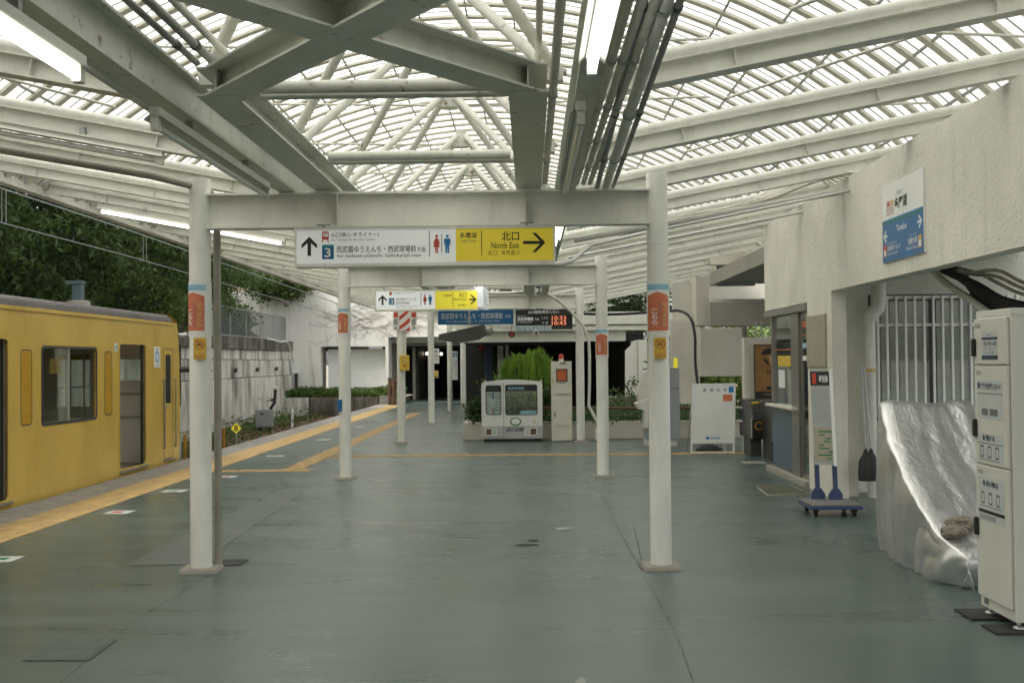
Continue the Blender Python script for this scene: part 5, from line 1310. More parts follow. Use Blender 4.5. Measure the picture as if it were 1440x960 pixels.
panel('column', 1046, 458, 1052, 600, 23.0, M['concrete_grey'], .2, ex, 0)
for x0 in (1062, 1070): panel('window_bar', x0, 452, x0+2, 478, 21.6, M['galv'], .05, ex)
panel('rear_wall', 990, 384, 1100, 428, 26.0, M['concrete'], .2, ex)
panel('louvre', 1008, 370, 1062, 402, 24.2, M['cabinet_grey'], .1, ex)
panel('parapet', 1000, 355, 1080, 372, 24.0, M['concrete'], .3, ex)
mb = MB(); q0 = atx(998, 402, 4.0); q1 = atx(1080, 362, 4.0); mb.prism([(4.0, q0.y, q0.z), (4.0, q1.y-3, q0.z), (4.0, q1.y-3, q0.z+.28), (4.0, q0.y, q0.z+.28)], (.12, 0, 0)); mb.build('gutter', M['concrete_grey'], ex)
mb = MB(); mb.box(4.12, 7, q1.y-3, q0.y+.2, q0.z+.05, q0.z+.2); mb.build('soffit', M['concrete_grey'], ex)
mb = MB(); mb.path([(3.92, q0.y-.1, q0.z+.05), (3.84, q0.y-.15, q0.z+.02), (3.80, q0.y-.2, q0.z-.08), (3.82, q0.y-.2, q0.z-.28), (3.9, q0.y-.2, q0.z-.36), (4.1, q0.y-.25, q0.z-.38), (6, q0.y-.3, q0.z-.38)], .07, 12); mb.build('gutter_pipe', M['pvc'], ex)
# poster
f = Face(21.1); po = thing('brown_poster', 'brown framed poster on the exit wall behind the gates', 'poster', at(1080, 560, 21.1))
mb = MB(); f.rect(mb, 1061, 484, 1103, 561, .03, -.05); mb.build('frame', M['dark_metal'], po)
mb = MB(); f.rect(mb, 1062.5, 486, 1101, 559, .002, -.019); mb.build('sheet', M['poster_brown'], po)
k = MB(); f.text(k, 'PATROL', 1079, 520.5, 1100, 526, -.012, .02); f.rect(k, 1063, 550, 1101, 559, .004, -.018); f.rect(k, 1078, 543, 1101, 548, .004, -.018)
f.poly(k, [(1070,499),(1074,492),(1084,489),(1094,492),(1099,499),(1088,497)], .004, -.018); f.poly(k, [(1072,503),(1079,506),(1083,514),(1078,511)], .004, -.018); k.build('dark_print', M['black'], po)
k = MB(); f.poly(k, [(1082,500),(1092,499),(1094,510),(1088,518),(1083,510)], .004, -.018); f.text(k, 'パトロール', 1074, 552, 1092, 556, -.01); k.build('pale_print', M['cream'], po)
# grey cabinet behind the near right post
cb = thing('grey_cabinet', 'grey equipment cabinet half hidden behind the nearest right post', 'cabinet', at(930, 628, 20.8))
f = Face(20.8)
u0, u1, v0, v1 = f.r(908, 517, 956, 625); mb = MB(); mb.box(u0, u1, 20.8, 21.3, .12, v1); mb.build('body', M['cabinet_grey'], cb, bev=.01)
A = [at(*p, 20.75) for p in ((896,556),(906,522),(912,519),(912,575),(900,572))]; mb = MB(); mb.prism(A, (0,.4,0)); mb.build('slanted_lid', M['locker'], cb, bev=.01)
A = [at(*p, 20.72) for p in ((894,567),(912,560),(912,602),(906,602),(906,577),(897,575))]; mb = MB(); mb.prism(A, (0,.45,0)); mb.build('side_box', M['pvc'], cb, bev=.01)
mb = MB(); mb.box(u0, u1-.05, 20.85, 21.25, 0, .12); mb.build('plinth', M['pvc'], cb)
f = Face(20.79); mb = MB(); f.rect(mb, 947, 503, 953, 517, .01); mb.build('paper', M['sign_yellow2'], cb)
mb = MB(); f.rect(mb, 943, 545.5, 956, 546.3, .004); mb.build('seam', M['dark_metal'], cb)
# cable drooping from the roof to the easel
cable([at(760,437,24), at(850,442,24), at(930,438,24), at(955,437,23.5), at(970,446,23), at(977,470,22.8), at(978,510,22.7), at(982,550,22.6), at(986,600,22.6)], .03, M['rubber'], 'black cable crossing the white beam and drooping behind the A-board')

# ================================================================== centre: photo cab, AED box, planter
d = 22.2; f = Face(d)
lc = thing('photo_cab', 'white replica train cab front standing before the planter', 'photo prop', (-.37, d, 0))
u0, u1 = -.975, .245; zt = 1.19
topc = [(u0+(u1-u0)*i/12, zt+.05*math.sin(math.pi*i/12)) for i in range(13)]
pl = f.pl
hL = rr(u0+.085, u0+.40, .54, 1.13, .04); hR = rr(u0+.475, u1-.10, .53, 1.14, .04)
out = [(u0+.005, .31), (u1-.005, .31), (u1, .6), (u1, zt-.04), (u1-.03, zt)]+list(reversed(topc[1:-1]))+[(u0+.03, zt), (u0, zt-.04), (u0, .6)]
mb = MB(); mb.prism([pl.p(*p) for p in out], (0, .05, 0), [[pl.p(*p) for p in h] for h in (hL, hR)]); mb.build('front', M['leo_white'], lc)
mb = MB(); mb.prism([pl.p(*p) for p in ((u0+.02,.06),(u1-.02,.06),(u1-.005,.309),(u0+.005,.309))], (0, .05, 0)); mb.build('lower_front', M['leo_grey'], lc)
for x0, x1 in ((u0, u0+.05), (u1-.05, u1)):
    mb = MB(); mb.box(x0, x1, d+.05, d+.38, .07, zt-.03); mb.build('side', M['leo_white'], lc)
mb = MB(); mb.box(u0+.05, u1-.05, d+.05, d+.38, zt-.05, zt+.0); mb.build('top', M['leo_white'], lc)
mb = MB(); mb.box(u1+.001, u1+.004, d+.06, d+.37, .34, .44); mb.build('side_stripe', M['picto_blue'], lc)
mb = MB(); mb.box(u0+.04, u1-.04, d+.02, d+.36, 0, .06); mb.build('base', M['rubber'], lc)
for h, nm in ((hL, 'left_window'), (hR, 'right_window')):
    us = [p[0] for p in h]; vs2 = [p[1] for p in h]; a, b, c, e = min(us), max(us), min(vs2), max(vs2)
    k = MB(); pl.poly(k, rr(a, b, c, e, .05), .006, 0, [rr(a+.014, b-.014, c+.014, e-.014, .04)]); wo = k.build('window', M['dark_metal'], lc)
    k = MB(); k.box(a, b, d+.03, d+.034, c, e); k.build('pane', M['glass'], wo)
    k = MB(); k.box(a, b, d+.022, d+.028, e-.13, e); k.build('header', M['panel_black'], wo)
k = MB(); k.box(u0+.09, u0+.40, d+.05, d+.06, .54, 1.02); pp = k.build('route_sheet', M['label_paper'], lc)
k = MB(); pq = Plane((0, d+.05, 0), (1,0,0), (0,0,1))
for i in range(7): pq.rect(k, u0+.27, u0+.38, .62+i*.055, .635+i*.055)
pq.rect(k, u0+.12, u0+.19, .94, .96); pq.rect(k, u0+.17, u0+.19, .87, .96); k.build('print', M['grey_print'], pp)
k = MB(); pq.rect(k, u0+.21, u0+.255, .85, .98); pq.rect(k, u0+.25, u0+.265, .56, .68); k.build('blue_print', M['blue'], pp)
k = MB(); pq.rect(k, u0+.215, u0+.235, .56, .68); k.build('red_print', M['red'], pp)
k = MB(); text(Plane((0, d+.021, 0), (1,0,0), (0,0,1)), k, '西武球場前', u0+.53, u0+.86, 1.035, 1.095, .002, .01); k.build('destination_lettering', M['light_blue'], lc)
k = MB(); text(Plane((0, d+.021, 0), (1,0,0), (0,0,1)), k, 'レオライナー', u0+.15, u0+.34, 1.05, 1.08, .002); k.build('destination_lettering', M['teal'], lc)
k = MB(); k.box(u0+.78, u1-.125, d+.06, d+.14, .53, .61); k.build('desk', M['light_blue'], lc)
cx = u0+.68
k = MB(); pl.poly(k, ell(cx, .40, .115, .085, 28), .004, 0, [ell(cx, .403, .088, .062, 28)]); k.build('emblem_ring', M['green'], lc)
k = MB(); pl.poly(k, ell(cx+.005, .405, .086, .06, 24), .003); k.build('emblem_field', M['white'], lc)
k = MB(); text(pl, k, 'LEO LINER', cx-.19, cx+.19, .205, .285, .003, .03); k.build('lettering', M['navy'], lc)
k = MB(); text(pl, k, 'V', u1-.20, u1-.13, .345, .43, .002, .02); text(pl, k, '4', u1-.125, u1-.095, .335, .375, .002, .01); k.build('gold_lettering', M['gold'], lc)
for x0, x1, ow in ((u0+.08, u0+.30, 0), (u1-.36, u1-.12, 1)):
    k = MB(); pl.poly(k, rr(x0-.01, x1+.01, .125, .275, .02), .012, 0, [rr(x0+.008, x1-.008, .14, .26, .01)]); o = k.build('lamp_bezel', M['leo_white'], lc)
    m_ = (x0+x1)/2; a, b = ((x0, m_), (m_, x1))
    k = MB(); pl.rect(k, *(b if ow else a), .14, .26, .004); k.build('amber_lens', M['wood'], o); k = MB(); pl.rect(k, *(a if ow else b), .14, .26, .004); k.build('clear_lens', M['label_paper'], o)
k = MB(); pl.rect(k, u0+.438, u0+.446, .07, 1.17, .002); pl.rect(k, u0+.06, u0+.46, .085, .093, .002); k.build('seam', M['grey_print'], lc)
for x in (u0+.08, u1-.02): 
    k = MB(); k.tube((x, d+.1, zt), (x, d+.1, zt+.03), .02, 10); k.build('roof_knob', M['leo_white'], lc)
# AED cabinet
d = 22.15; f = Face(d); pl = f.pl; u0, u1, v0, v1 = f.r(775.5, 508, 804.5, 622); v0 = 0
ae = thing('aed_cabinet', 'tall cream cabinet lettered AED with a red lamp beside the photo cab', 'cabinet', ((u0+u1)/2, d, 0))
mb = MB(); mb.box(u0, u1, d, d+.36, .012, v1); mb.build('case', M['aed_cream'], ae, bev=.008)
mb = MB(); mb.box(u0+.02, u1-.02, d+.02, d+.34, 0, .012); mb.build('plinth', M['dark_metal'], ae)
wu0, wu1, wv0, wv1 = f.r(782.5, 519, 797.5, 536)
k = MB(); pl.poly(k, [(u0+.04, f.uv(790,553)[1]), (u1-.02, f.uv(790,553)[1]), (u1-.02, f.uv(790,514)[1]), (u0+.04, f.uv(790,514)[1])], .012, 0, [[(wu0,wv0),(wu1,wv0),(wu1,wv1),(wu0,wv1)]]); dr = k.build('upper_door', M['aed_cream'], ae)
k = MB(); pl.poly(k, [(wu0-.008,wv0-.008),(wu1+.008,wv0-.008),(wu1+.008,wv1+.008),(wu0-.008,wv1+.008)], .016, 0, [[(wu0+.012,wv0+.012),(wu1-.012,wv0+.012),(wu1-.012,wv1-.012),(wu0+.012,wv1-.012)]]); k.build('window_frame', M['dark_metal'], dr)
k = MB(); pl.rect(k, wu0, wu1, wv0, wv1, .004); k.build('device', M['aed_orange'], dr)
k = MB(); pl.rect(k, u0+.025, u0+.04, f.uv(790,540)[1], f.uv(790,532)[1], .02); k.build('latch', M['stainless'], dr)
k = MB(); pl.rect(k, u0+.03, u1-.02, .32, f.uv(790,559)[1], .010); d2 = k.build('lower_door', M['aed_cream'], ae)
k = MB(); pl.rect(k, u0+.055, u0+.075, f.uv(790,586)[1], f.uv(790,579)[1], .02); k.build('latch', M['dark_metal'], d2)
k = MB(); f.text(k, 'AED', 787, 508.8, 796.5, 512.5, .003, .03); f.text(k, '自動体外式除細動器', 783, 537.5, 795, 539.5, .0145, .0); k.build('lettering', M['black'], ae)
k = MB(); f.text(k, '24時間使用可', 778, 554.5, 803, 556, .003); k.build('small_lettering', M['mid_blue'], ae)
c = ((u0+u1)/2-.0, d+.18); k = MB(); k.lathe((c[0], c[1], v1), [(.05, 0), (.05, .05)], 16); lo = k.build('lamp_base', M['aed_cream'], ae)
k = MB(); k.lathe((c[0], c[1], v1+.05), [(.052, 0), (.052, .05), (.04, .085), (.015, .1)], 16); k.build('red_lamp', M['red'], lo)
# planter with bamboo rail
pt = thing('concrete_planter', 'long low concrete planter full of ivy behind the photo cab', 'planter', (1.8, 23, 0))
PL = [((-1.38, 4.9), 24.0)]
for nm, b in (('front_wall', (-1.38, 5.2, 22.72, 22.86, 0, .36)), ('end_wall', (-1.38, -1.24, 22.86, 26.0, 0, .36)), ('rear_wall', (-1.24, 5.2, 25.86, 26.0, 0, .36))):
    mb = MB(); mb.box(*b); mb.build(nm, M['concrete'], pt, bev=.012)
mb = MB(); mb.box(-1.24, 5.2, 22.86, 25.86, 0, .30); mb.build('soil', M['soil'], pt)
bp = MB(); a = at(735, 574, 22.6); b = at(1045, 573, 22.6); bp.tube(a, b, .028, 10); br = tag(bp.build('bamboo_rail', M['wood']), 'brown bamboo rail running along the planter front', 'rail')
for x in (1.35, 2.6, 3.8): mb = MB(); mb.tube((x, 22.65, .36), (x, 22.65, a.z), .012, 6); mb.build('rail_post', M['dark_metal'], br)
mb = MB(); p = at(846, 621, 22.0); mb.box(p.x-.12, p.x+.12, 22.0, 22.2, 0, .27); tag(mb.build('ground_box', M['pvc'], bev=.04), 'rounded pale box on the floor at the foot of the bent pipe', 'box')

# ------------------------------------------------------------------ foliage helpers
def leaves(name, mat, parent, pts, size, rnd, elong=1.8, droop=0., flat=0.0, kind=None, loc=None):
    """one mesh of folded leaf blades at the given points"""
    vv = []; ff = []
    for p in pts:
        s = size*rnd.uniform(.6, 1.35)
        d = Vector((rnd.gauss(0, 1), rnd.gauss(0, 1), rnd.gauss(0, 1-flat)-droop)).normalized()
        n = Vector((rnd.gauss(0, 1), rnd.gauss(0, 1), rnd.gauss(0, .6)+.9)); n = (n-d*n.dot(d)).normalized(); c = d.cross(n)
        a = p+d*s*elong*.5; b = p-d*s*elong*.5; b0 = len(vv)
        vv += [b, p+c*s*.42+n*s*.08, a, p-c*s*.42+n*s*.08]
        ff += [(b0, b0+1, b0+2, b0+3)]
    mb = MB(); mb.add(vv, ff); o = mb.build(name, mat, parent)
    if kind: o['kind'] = kind
    return o
def clumps(rnd, center, rad, n_clump, per, spread, shell=.55, squash=(1, 1, 1)):
    pts = []
    for i in range(n_clump):
        while True:
            q = Vector((rnd.uniform(-1, 1), rnd.uniform(-1, 1), rnd.uniform(-1, 1)))
            if shell <= q.length <= 1: break
        c = Vector(center)+Vector((q.x*rad[0], q.y*rad[1], q.z*rad[2]))
        for k in range(per):
            pts.append(c+Vector((rnd.gauss(0, spread*squash[0]), rnd.gauss(0, spread*squash[1]), rnd.gauss(0, spread*squash[2]))))
    return pts
def tree(base, h, crown_c, crown_r, label, mats, n_clump, per, size, seed, spread=.35, elong=2.2, droop=.25, spray=0, group='trees on the bank behind the train'):
    rnd = random.Random(seed); base = Vector(base); cc = Vector(crown_c)
    t = thing('broadleaf_tree', label, 'tree', base, group)
    mb = MB(); pts = [base+Vector((0,0,-.4))]; r = [.16*h/6]
    for i in range(1, 7):
        f_ = i/6; pts.append(base.lerp(Vector((cc.x, cc.y, cc.z+crown_r[2]*.5)), f_)+Vector((rnd.gauss(0, .12), rnd.gauss(0, .12), 0))); r.append(.16*h/6*(1-.8*f_))
    mb.path(pts, r, 8)
    for i in range(9):
        s = pts[2+i % 4]; e = cc+Vector((rnd.uniform(-.8, .8)*crown_r[0], rnd.uniform(-.8, .8)*crown_r[1], rnd.uniform(-.5, .7)*crown_r[2]))
        mb.path([s, s.lerp(e, .5)+Vector((0,0,.25)), e], [.06*h/6, .035*h/6, .012], 6)
    mb.build('trunk', M['bark'], t)
    for i, (m, share) in enumerate(mats):
        pts = clumps(rnd, cc, crown_r, int(n_clump*share), per, spread, .35 if i == 0 else .6, (1, 1, .75))
        leaves('crown', M[m], t, pts, size, rnd, elong, droop)
    if spray:
        pts = []
        for i in range(spray):
            a = rnd.uniform(-1.5, 1.1); el = rnd.uniform(-.5, .75); s = cc+Vector((math.cos(a)*math.cos(el)*crown_r[0], math.sin(a)*math.cos(el)*crown_r[1]*-1, math.sin(el)*crown_r[2]))*1.0
            dr = Vector((math.cos(a), -math.sin(a), 0))*rnd.uniform(.3, .9); L = rnd.uniform(.7, 1.7)
            for k in range(70):
                f_ = rnd.random(); p = s+dr*f_+Vector((0,0,.25*f_-L*f_*f_)); q = .05+.16*f_*(1-f_)*2
                pts.append(p+Vector((rnd.gauss(0, q), rnd.gauss(0, q), rnd.gauss(0, q*.4))))
        leaves('drooping_spray', M['leaf_mid'], t, pts, size*.85, rnd, 2.6, .7)
    return t
# conifer and shrubs in the planter
def flame_bush(c, rx, ry, h, label, seed):
    rnd = random.Random(seed); t = thing('conifer_bush', label, 'bush', c, 'bushes in the planter'); c = Vector(c)
    mb = MB(); mb.path([c, c+Vector((0,0,h*.6))], [.05, .02], 8); mb.build('trunk', M['bark'], t)
    vv = []; ff = []
    for i in range(4200):
        a = rnd.uniform(0, 2*math.pi); zz = rnd.random()**.8*.95; k = (1-zz**7)**.5*(.86+.14*math.sin(zz*math.pi))
        rad = k*rnd.uniform(.72, 1.02)*(1+.13*math.sin(a*9+zz*3)+.06*math.sin(a*23))
        p = c+Vector((math.cos(a)*rx*rad, math.sin(a)*ry*rad, .05+zz*h*(.84+.06*math.cos(a)+.05*math.sin(a*8)+.03*math.sin(a*3))))
        up = Vector((math.cos(a)*.28+rnd.gauss(0, .12), math.sin(a)*.28+rnd.gauss(0, .12), 1)).normalized(); L = rnd.uniform(.10, .2); w_ = rnd.uniform(.010, .02)
        s_ = Vector((-math.sin(a+rnd.gauss(0, .6)), math.cos(a), 0)).normalized()*w_
        b = len(vv); vv += [p-s_*.6, p+s_*.6, p+up*L*.6+s_, p+up*L, p+up*L*.6-s_]; ff.append((b, b+1, b+2, b+3, b+4))
    mb = MB(); mb.add(vv, ff); mb.build('crown', M['leaf_lime'], t)
    m2 = MB(); vv = []; n = 16                       # inner twig mass so that light does not pass straight through
    m2.lathe(c+Vector((0,0,.02)), [(rx*.5, 0), (rx*.66, h*.2), (rx*.7, h*.45), (rx*.62, h*.65), (rx*.4, h*.76), (.02, h*.8)], n)
    m2.build('twigs', M['leaf_dark'], t)
q = at(741, 600, 24.0)
flame_bush((q.x, 24.1, .30), .62, .55, 1.62, 'bright green feathery conifer bush behind the photo cab', 3)
def shrub(c, r, label, mat, seed, n=22, per=30, size=.06, group='bushes in the planter', name='leafy_shrub'):
    rnd = random.Random(seed); t = thing(name, label, 'shrub', c, group); c = Vector(c)
    mb = MB()
    for i in range(7):
        e = c+Vector((rnd.uniform(-.7, .7)*r[0], rnd.uniform(-.7, .7)*r[1], r[2]*rnd.uniform(.9, 1.7))); mb.path([c, c.lerp(e, .5), e], [.015, .012, .005], 5)
    mb.build('stem', M['bark'], t)
    leaves('foliage', M[mat], t, clumps(rnd, c+Vector((0,0,r[2])), r, n, per, min(r)*.3, .2), size, rnd, 1.7, 0)
    return t
q = at(700, 565, 23.6); shrub((q.x, 23.7, .3), (.38, .35, .45), 'loose light green shrub left of the conifer bush', 'leaf_light', 5)
q = at(735, 570, 23.3); shrub((q.x, 23.3, .3), (.35, .25, .30), 'small pale shrub just behind the photo cab window', 'leaf_light', 8)
q = at(668, 590, 23.5); shrub((q.x+.05, 23.5, .3), (.3, .4, .25), 'dark leafy shrub at the left end of the planter', 'leaf_dark', 6)
q = at(768, 560, 23.6); shrub((q.x, 23.6, .3), (.25, .3, .42), 'yellowish shrub between the photo cab and the AED cabinet', 'leaf_mid', 9)
rnd = random.Random(12); pts = []
for i in range(9000):
    x = rnd.uniform(-1.25, 5.2); y = rnd.uniform(22.72, 25.8); pts.append(Vector((x, y, .30+rnd.random()*.28*(1 if y > 22.95 else .6)+.12*mnoise.noise((x*1.5, y*1.5, 0)))))
for i in range(260): x = rnd.uniform(-1.3, 5.2); pts.append(Vector((x, rnd.uniform(22.64, 22.72), .42-abs(rnd.gauss(0, .05)))))
tag(leaves('ivy', M['leaf_ivy'], None, pts, .06, rnd, 1.15, 0, kind='stuff'), 'dense ivy filling the concrete planter', 'ivy')

# ================================================================== transit station beyond the planter
ts = thing('transit_station', 'white steel front and dark hall of the next station beyond the planter', 'building', (1, 31, 0))
def tpanel(*a, **k): return panel(*a, parent=ts, **k)
panel('fascia_beam', 688, 438.5, 990, 456, 30.0, M['steel_clean'], .25, ts)
panel('fascia_beam', 688, 458, 990, 464.5, 30.05, M['steel_clean'], .3, ts)
panel('lower_fascia', 640, 466, 880, 480.5, 30.2, M['steel_clean'], .3, ts)
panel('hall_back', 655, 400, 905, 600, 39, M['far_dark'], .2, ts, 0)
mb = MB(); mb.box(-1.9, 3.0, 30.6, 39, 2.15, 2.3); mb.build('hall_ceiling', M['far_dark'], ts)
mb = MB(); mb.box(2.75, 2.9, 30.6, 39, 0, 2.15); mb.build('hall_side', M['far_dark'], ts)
panel('dark_column', 693 - 12, 483, 701 - 8, 560, 33, M['navy'], .3, ts, 0)
panel('hall_pillar', 700, 447, 708, 600, 38.5, M['steel_clean'], .16, ts, 0)
panel('hall_pillar', 711, 456, 715.5, 600, 38.0, M['steel_clean'], .1, ts, 0)
panel('switch_box', 709, 526, 717, 545, 37.9, M['pvc'], .1, ts)
panel('pale_pillar', 653, 484, 661, 567, PORT[5], M['steel_clean'], .16, ts, 0)
pb = panel('banner_pole', 667, 478, 673.5, 560, 39.5, M['steel_clean'], .12, ts, 0)
f = Face(39.48); k = MB(); f.rect(k, 668, 511, 672.8, 543, .01); k.build('red_banner', M['red'], ts)
f = Face(34.5); k = MB()
for i in range(4): f.poly(k, [(676+i*5, 484), (679+i*5, 484), (675+i*5, 492), (672+i*5, 492)], .02)
k.build('warning_stripe', M['red'], ts)
wing = MB(); A = [at(*p, 28.5) for p in ((880,493),(896.5,478),(896.5,590),(880,590))]
for p in A[2:]: p.z = 0
wing.prism(A, (.0, .25, 0)); wg = wing.build('wing_wall', M['abutment'], ts)
mb = MB(); p = at(885, 482, 28.5); q = at(897, 478, 28.5); mb.box(q.x, q.x+.22, 28.4, 30.8, 0, q.z); mb.build('wing_wall', M['abutment'], ts)
panel('pale_wall', 898, 480, 950, 600, 31.0, M['concrete'], .2, ts, 0)
panel('low_wall', 850, 557, 910, 600, 27.6, M['concrete_grey'], .2, ts, 0)
p = at(843, 551, 33); mb = MB(); mb.tube((p.x, 33, p.z), (p.x, 33.05, p.z), .05, 12); mb.build('orange_light', M['led'], ts)
q = at(870, 565, 27.2); shrub((q.x+.3, 27.2, 0), (.5, .3, .55), 'wild shrub at the foot of the concrete wing wall', 'leaf_mid', 31, group='shrubs round the next station')
rnd = random.Random(40); pts = clumps(rnd, (3.6, 33.5, 3.0), (2.2, 1.2, .8), 60, 60, .3, .1)
tag(leaves('hanging_creeper', M['leaf_dark'], None, pts, .09, rnd, 1.6, .2, kind='stuff'), 'dark creepers hanging behind the white fascia', 'creeper')
# green backdrop seen through the exit openings
for i, (x, y, r, lb, m) in enumerate(((5.2, 29, (1.6, 1.2, 1.3), 'sunlit bush seen under the exit wall behind the A-board', 'leaf_light'), (8.0, 31, (2.0, 1.4, 1.8), 'leafy bush beyond the exit building window', 'leaf_mid'))):
    shrub((x, y, 0), r, lb, m, 50+i, 70, 70, .11, group='shrubs round the next station')

# ================================================================== far passage and abutment on the left
ab = thing('abutment_wall', 'white concrete abutment wall with a square opening at the end of the track', 'wall', (-7.5, 45, -1.1))
yA = 45.0
mb = MB(); fA = Face(yA)
def A_(px, py): p = at(px, py, yA); return Vector((p.x, yA, p.z))
L = A_(300, 412); Rr = A_(640, 404)
op = [A_(451, 487), A_(542, 487), A_(542, 570), A_(451, 570)]
B5 = A_(546, 474); mb.prism([Vector((L.x-2, yA, -1.1)), Vector((B5.x, yA, -1.1)), Vector((B5.x, yA, B5.z)), Vector((Rr.x, yA, B5.z)), Vector((Rr.x, yA, Rr.z)), A_(470, 404), A_(445, 408), Vector((L.x-2, yA, L.z))], (0, 1.2, 0), [op]); mb.build('wall', M['abutment'], ab)
mb = MB(); a, b = A_(459, 491), A_(541, 560); mb.box(a.x, b.x, yA+.4, yA+.45, b.z-1, a.z); mb.build('inner_panel', M['wall_white'], ab)
# creeper stems on the wall
rnd = random.Random(5); cm = MB()
for i in range(110):
    p = A_(rnd.uniform(470, 610), rnd.uniform(412, 470)); pts = [p+Vector((0, -.02, 0))]; dirx = rnd.choice((-1, 1))
    for k in range(7): p = p+Vector((dirx*rnd.uniform(.05, .28), 0, rnd.uniform(-.16, .2))); pts.append(Vector((p.x, yA-.02, p.z)))
    cm.path(pts, .0045, 4)
cr = cm.build('creeper_stem', M['wood'], ab); cr['kind'] = 'stuff'
# dark passage
ps = thing('covered_passage', 'dark covered passage with white fascia at the end of the platform', 'building', (-4.6, 47, 0))
def pp_(n, *a, **k): return panel(n, *a, parent=ps, **k)
panel('fascia', 545, 474, 690, 481.5, 46.2, M['steel_clean'], .3, ps)
panel('ceiling_edge', 545, 481.5, 690, 486, 46.4, M['concrete_grey'], .5, ps)
panel('pale_pier', 543, 486, 557, 575, 46.5, M['concrete_grey'], .5, ps, 0)
panel('pale_pier', 602 - 22, 486, 584, 575, 48.0, M['concrete'], .3, ps, 0)
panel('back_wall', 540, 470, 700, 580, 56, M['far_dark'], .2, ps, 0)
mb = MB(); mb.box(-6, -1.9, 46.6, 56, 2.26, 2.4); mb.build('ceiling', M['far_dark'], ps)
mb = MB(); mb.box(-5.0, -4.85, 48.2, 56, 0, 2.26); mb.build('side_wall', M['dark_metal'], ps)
for px, py, dd in ((600.5, 497, 51), (620.5, 497.5, 51)):
    p = at(px, py, dd); r = thing('globe_lamp', 'lit round lamp on the %s in the dark passage' % ('left' if px < 610 else 'right'), 'lamp', p, 'round lamps in the passage')
    mb = MB(); mb.lathe(p, [(.02, -.07), (.05, -.04), (.065, 0), (.05, .04), (.02, .07)], 14); mb.build('globe', M['bulb'], r); mb = MB(); mb.tube(p+Vector((0,0,.07)), (p.x, p.y, 2.26), .012, 6); mb.build('stem', M['dark_metal'], r)
# ------------------------------------------------------------------ retaining wall of stepped panels
XR = -9.6
rw = thing('retaining_wall', 'stained retaining wall of stepped concrete panels left of the track', 'wall', (XR, 35, -1.1))
rows = [(-1.1, -.25, 0), (-.25, 1.15, .03), (1.15, 1.75, -.02), (1.75, 2.1, -.08)]
rnd = random.Random(3)
mb = MB(); mb.box(XR-1.2, XR-.25, 14, yA, -1.1, 2.05); mb.build('core', M['dark_concrete'], rw)
for z0, z1, st in rows:
    y = 16.0+rnd.uniform(0, .6)
    while y < yA-.2:
        L_ = min(1.5, yA-.02-y); b = MB(); o_ = st+rnd.uniform(-.025, .03)
        b.box(XR-.25, XR+o_, y+.012, y+L_-.012, z0+.012, z1-.012); b.build('panel', M['panel_wall'], rw); y += 1.5
mb = MB(); mb.box(XR-.8, XR-.02, 14, yA-.02, 2.1, 2.5); mb.build('coping', M['dark_concrete'], rw)
for i in range(5):
    y = 30+i*2.9; b = MB(); b.tube((XR+.03, y, 1.42), (XR+.12, y, 1.40), .075, 12); b.build('drain_stub', M['dark_metal'], rw)
fn = thing('chain_link_fence', 'chain-link fence on top of the stained retaining wall', 'fence', (XR-.3, 35, 2.5))
for i in range(7):
    y = 32.4+i*2.07; b = MB(); b.tube((XR-.3, y, 2.5), (XR-.3, y, 3.5), .025, 8); b.build('fence_post', M['galv'], fn)
b = MB()
for z in (2.55, 3.48): b.tube((XR-.3, 32.4, z), (XR-.3, 44.9, z), .02, 6)
b.build('fence_rail', M['galv'], fn)
b = MB(); n = 0
yy = 32.4
while yy < 44.9:
    for s in (1, -1):
        e = min(yy+.93, 44.9); k_ = (e-yy)/.93
        a_ = (XR-.3, yy, 2.55 if s > 0 else 3.48); c_ = (XR-.3, e, 2.55+.93*k_ if s > 0 else 3.48-.93*k_); b.bar(a_, c_, .006, .006)
    yy += .09
o = b.build('mesh_wire', M['fence_grey'], fn); o['kind'] = 'stuff'
# white conduit and box on the wall
cp = [at(300, 477, 40), at(330, 478.5, 41), at(355, 481, 42), at(372, 480, 43), at(383, 485, 43.5), at(393, 497, 44), at(403, 505, 44.3), at(412, 512, 44.5)]
cable([Vector((XR+.12, p.y, p.z)) for p in cp], .035, M['white'], 'white hose running down the retaining wall to a small box')
p = at(416, 518, 44.4); bx = thing('junction_box', 'small white junction box at the end of the retaining wall', 'box', p)
mb = MB(); mb.box(p.x-.15, p.x+.15, 44.3, 44.6, p.z-.2, p.z+.2); mb.build('box', M['white'], bx, bev=.02); mb = MB(); mb.box(p.x-.06, p.x+.06, 44.4, 44.5, -1.1, p.z-.2); mb.build('stand', M['dark_metal'], bx)
# raised bed with its stained wall closing the end of the track
hb = thing('hedge_bed', 'raised bed with stained concrete wall and low hedge closing the track end', 'planter', (-7.7, 43.2, -1.1))
yH = 43.0; zH = .27
xs_ = [-10.2, -8.6, -7.1, -5.9]
for a, b in zip(xs_, xs_[1:]):
    mb = MB(); mb.box(a+.01, b-.01, yH, yH+.25, -1.15, zH); mb.build('wall_block', M['panel_wall'] if a < -10 else M['dark_concrete'], hb, bev=.015)
mb = MB(); mb.box(-5.86, -4.9, yH, yH+.25, 0, zH+.05); mb.build('wall_block', M['concrete_grey'], hb, bev=.015)
mb = MB(); mb.box(-10.2, -4.9, yH+.25, 44.98, -1.1, zH-.05); mb.build('soil', M['soil'], hb)
rnd = random.Random(21); pts = []
for i in range(5200):
    x = rnd.uniform(-10, -5.0); y = rnd.uniform(yH+.05, 44.9); pts.append(Vector((x, y, zH-.02+rnd.random()**.8*(.34+.16*mnoise.noise((x*1.3, y, 0))))))
hg = leaves('hedge', M['leaf_mid'], hb, pts, .075, rnd, 2.2, -.5); hg['kind'] = 'stuff'
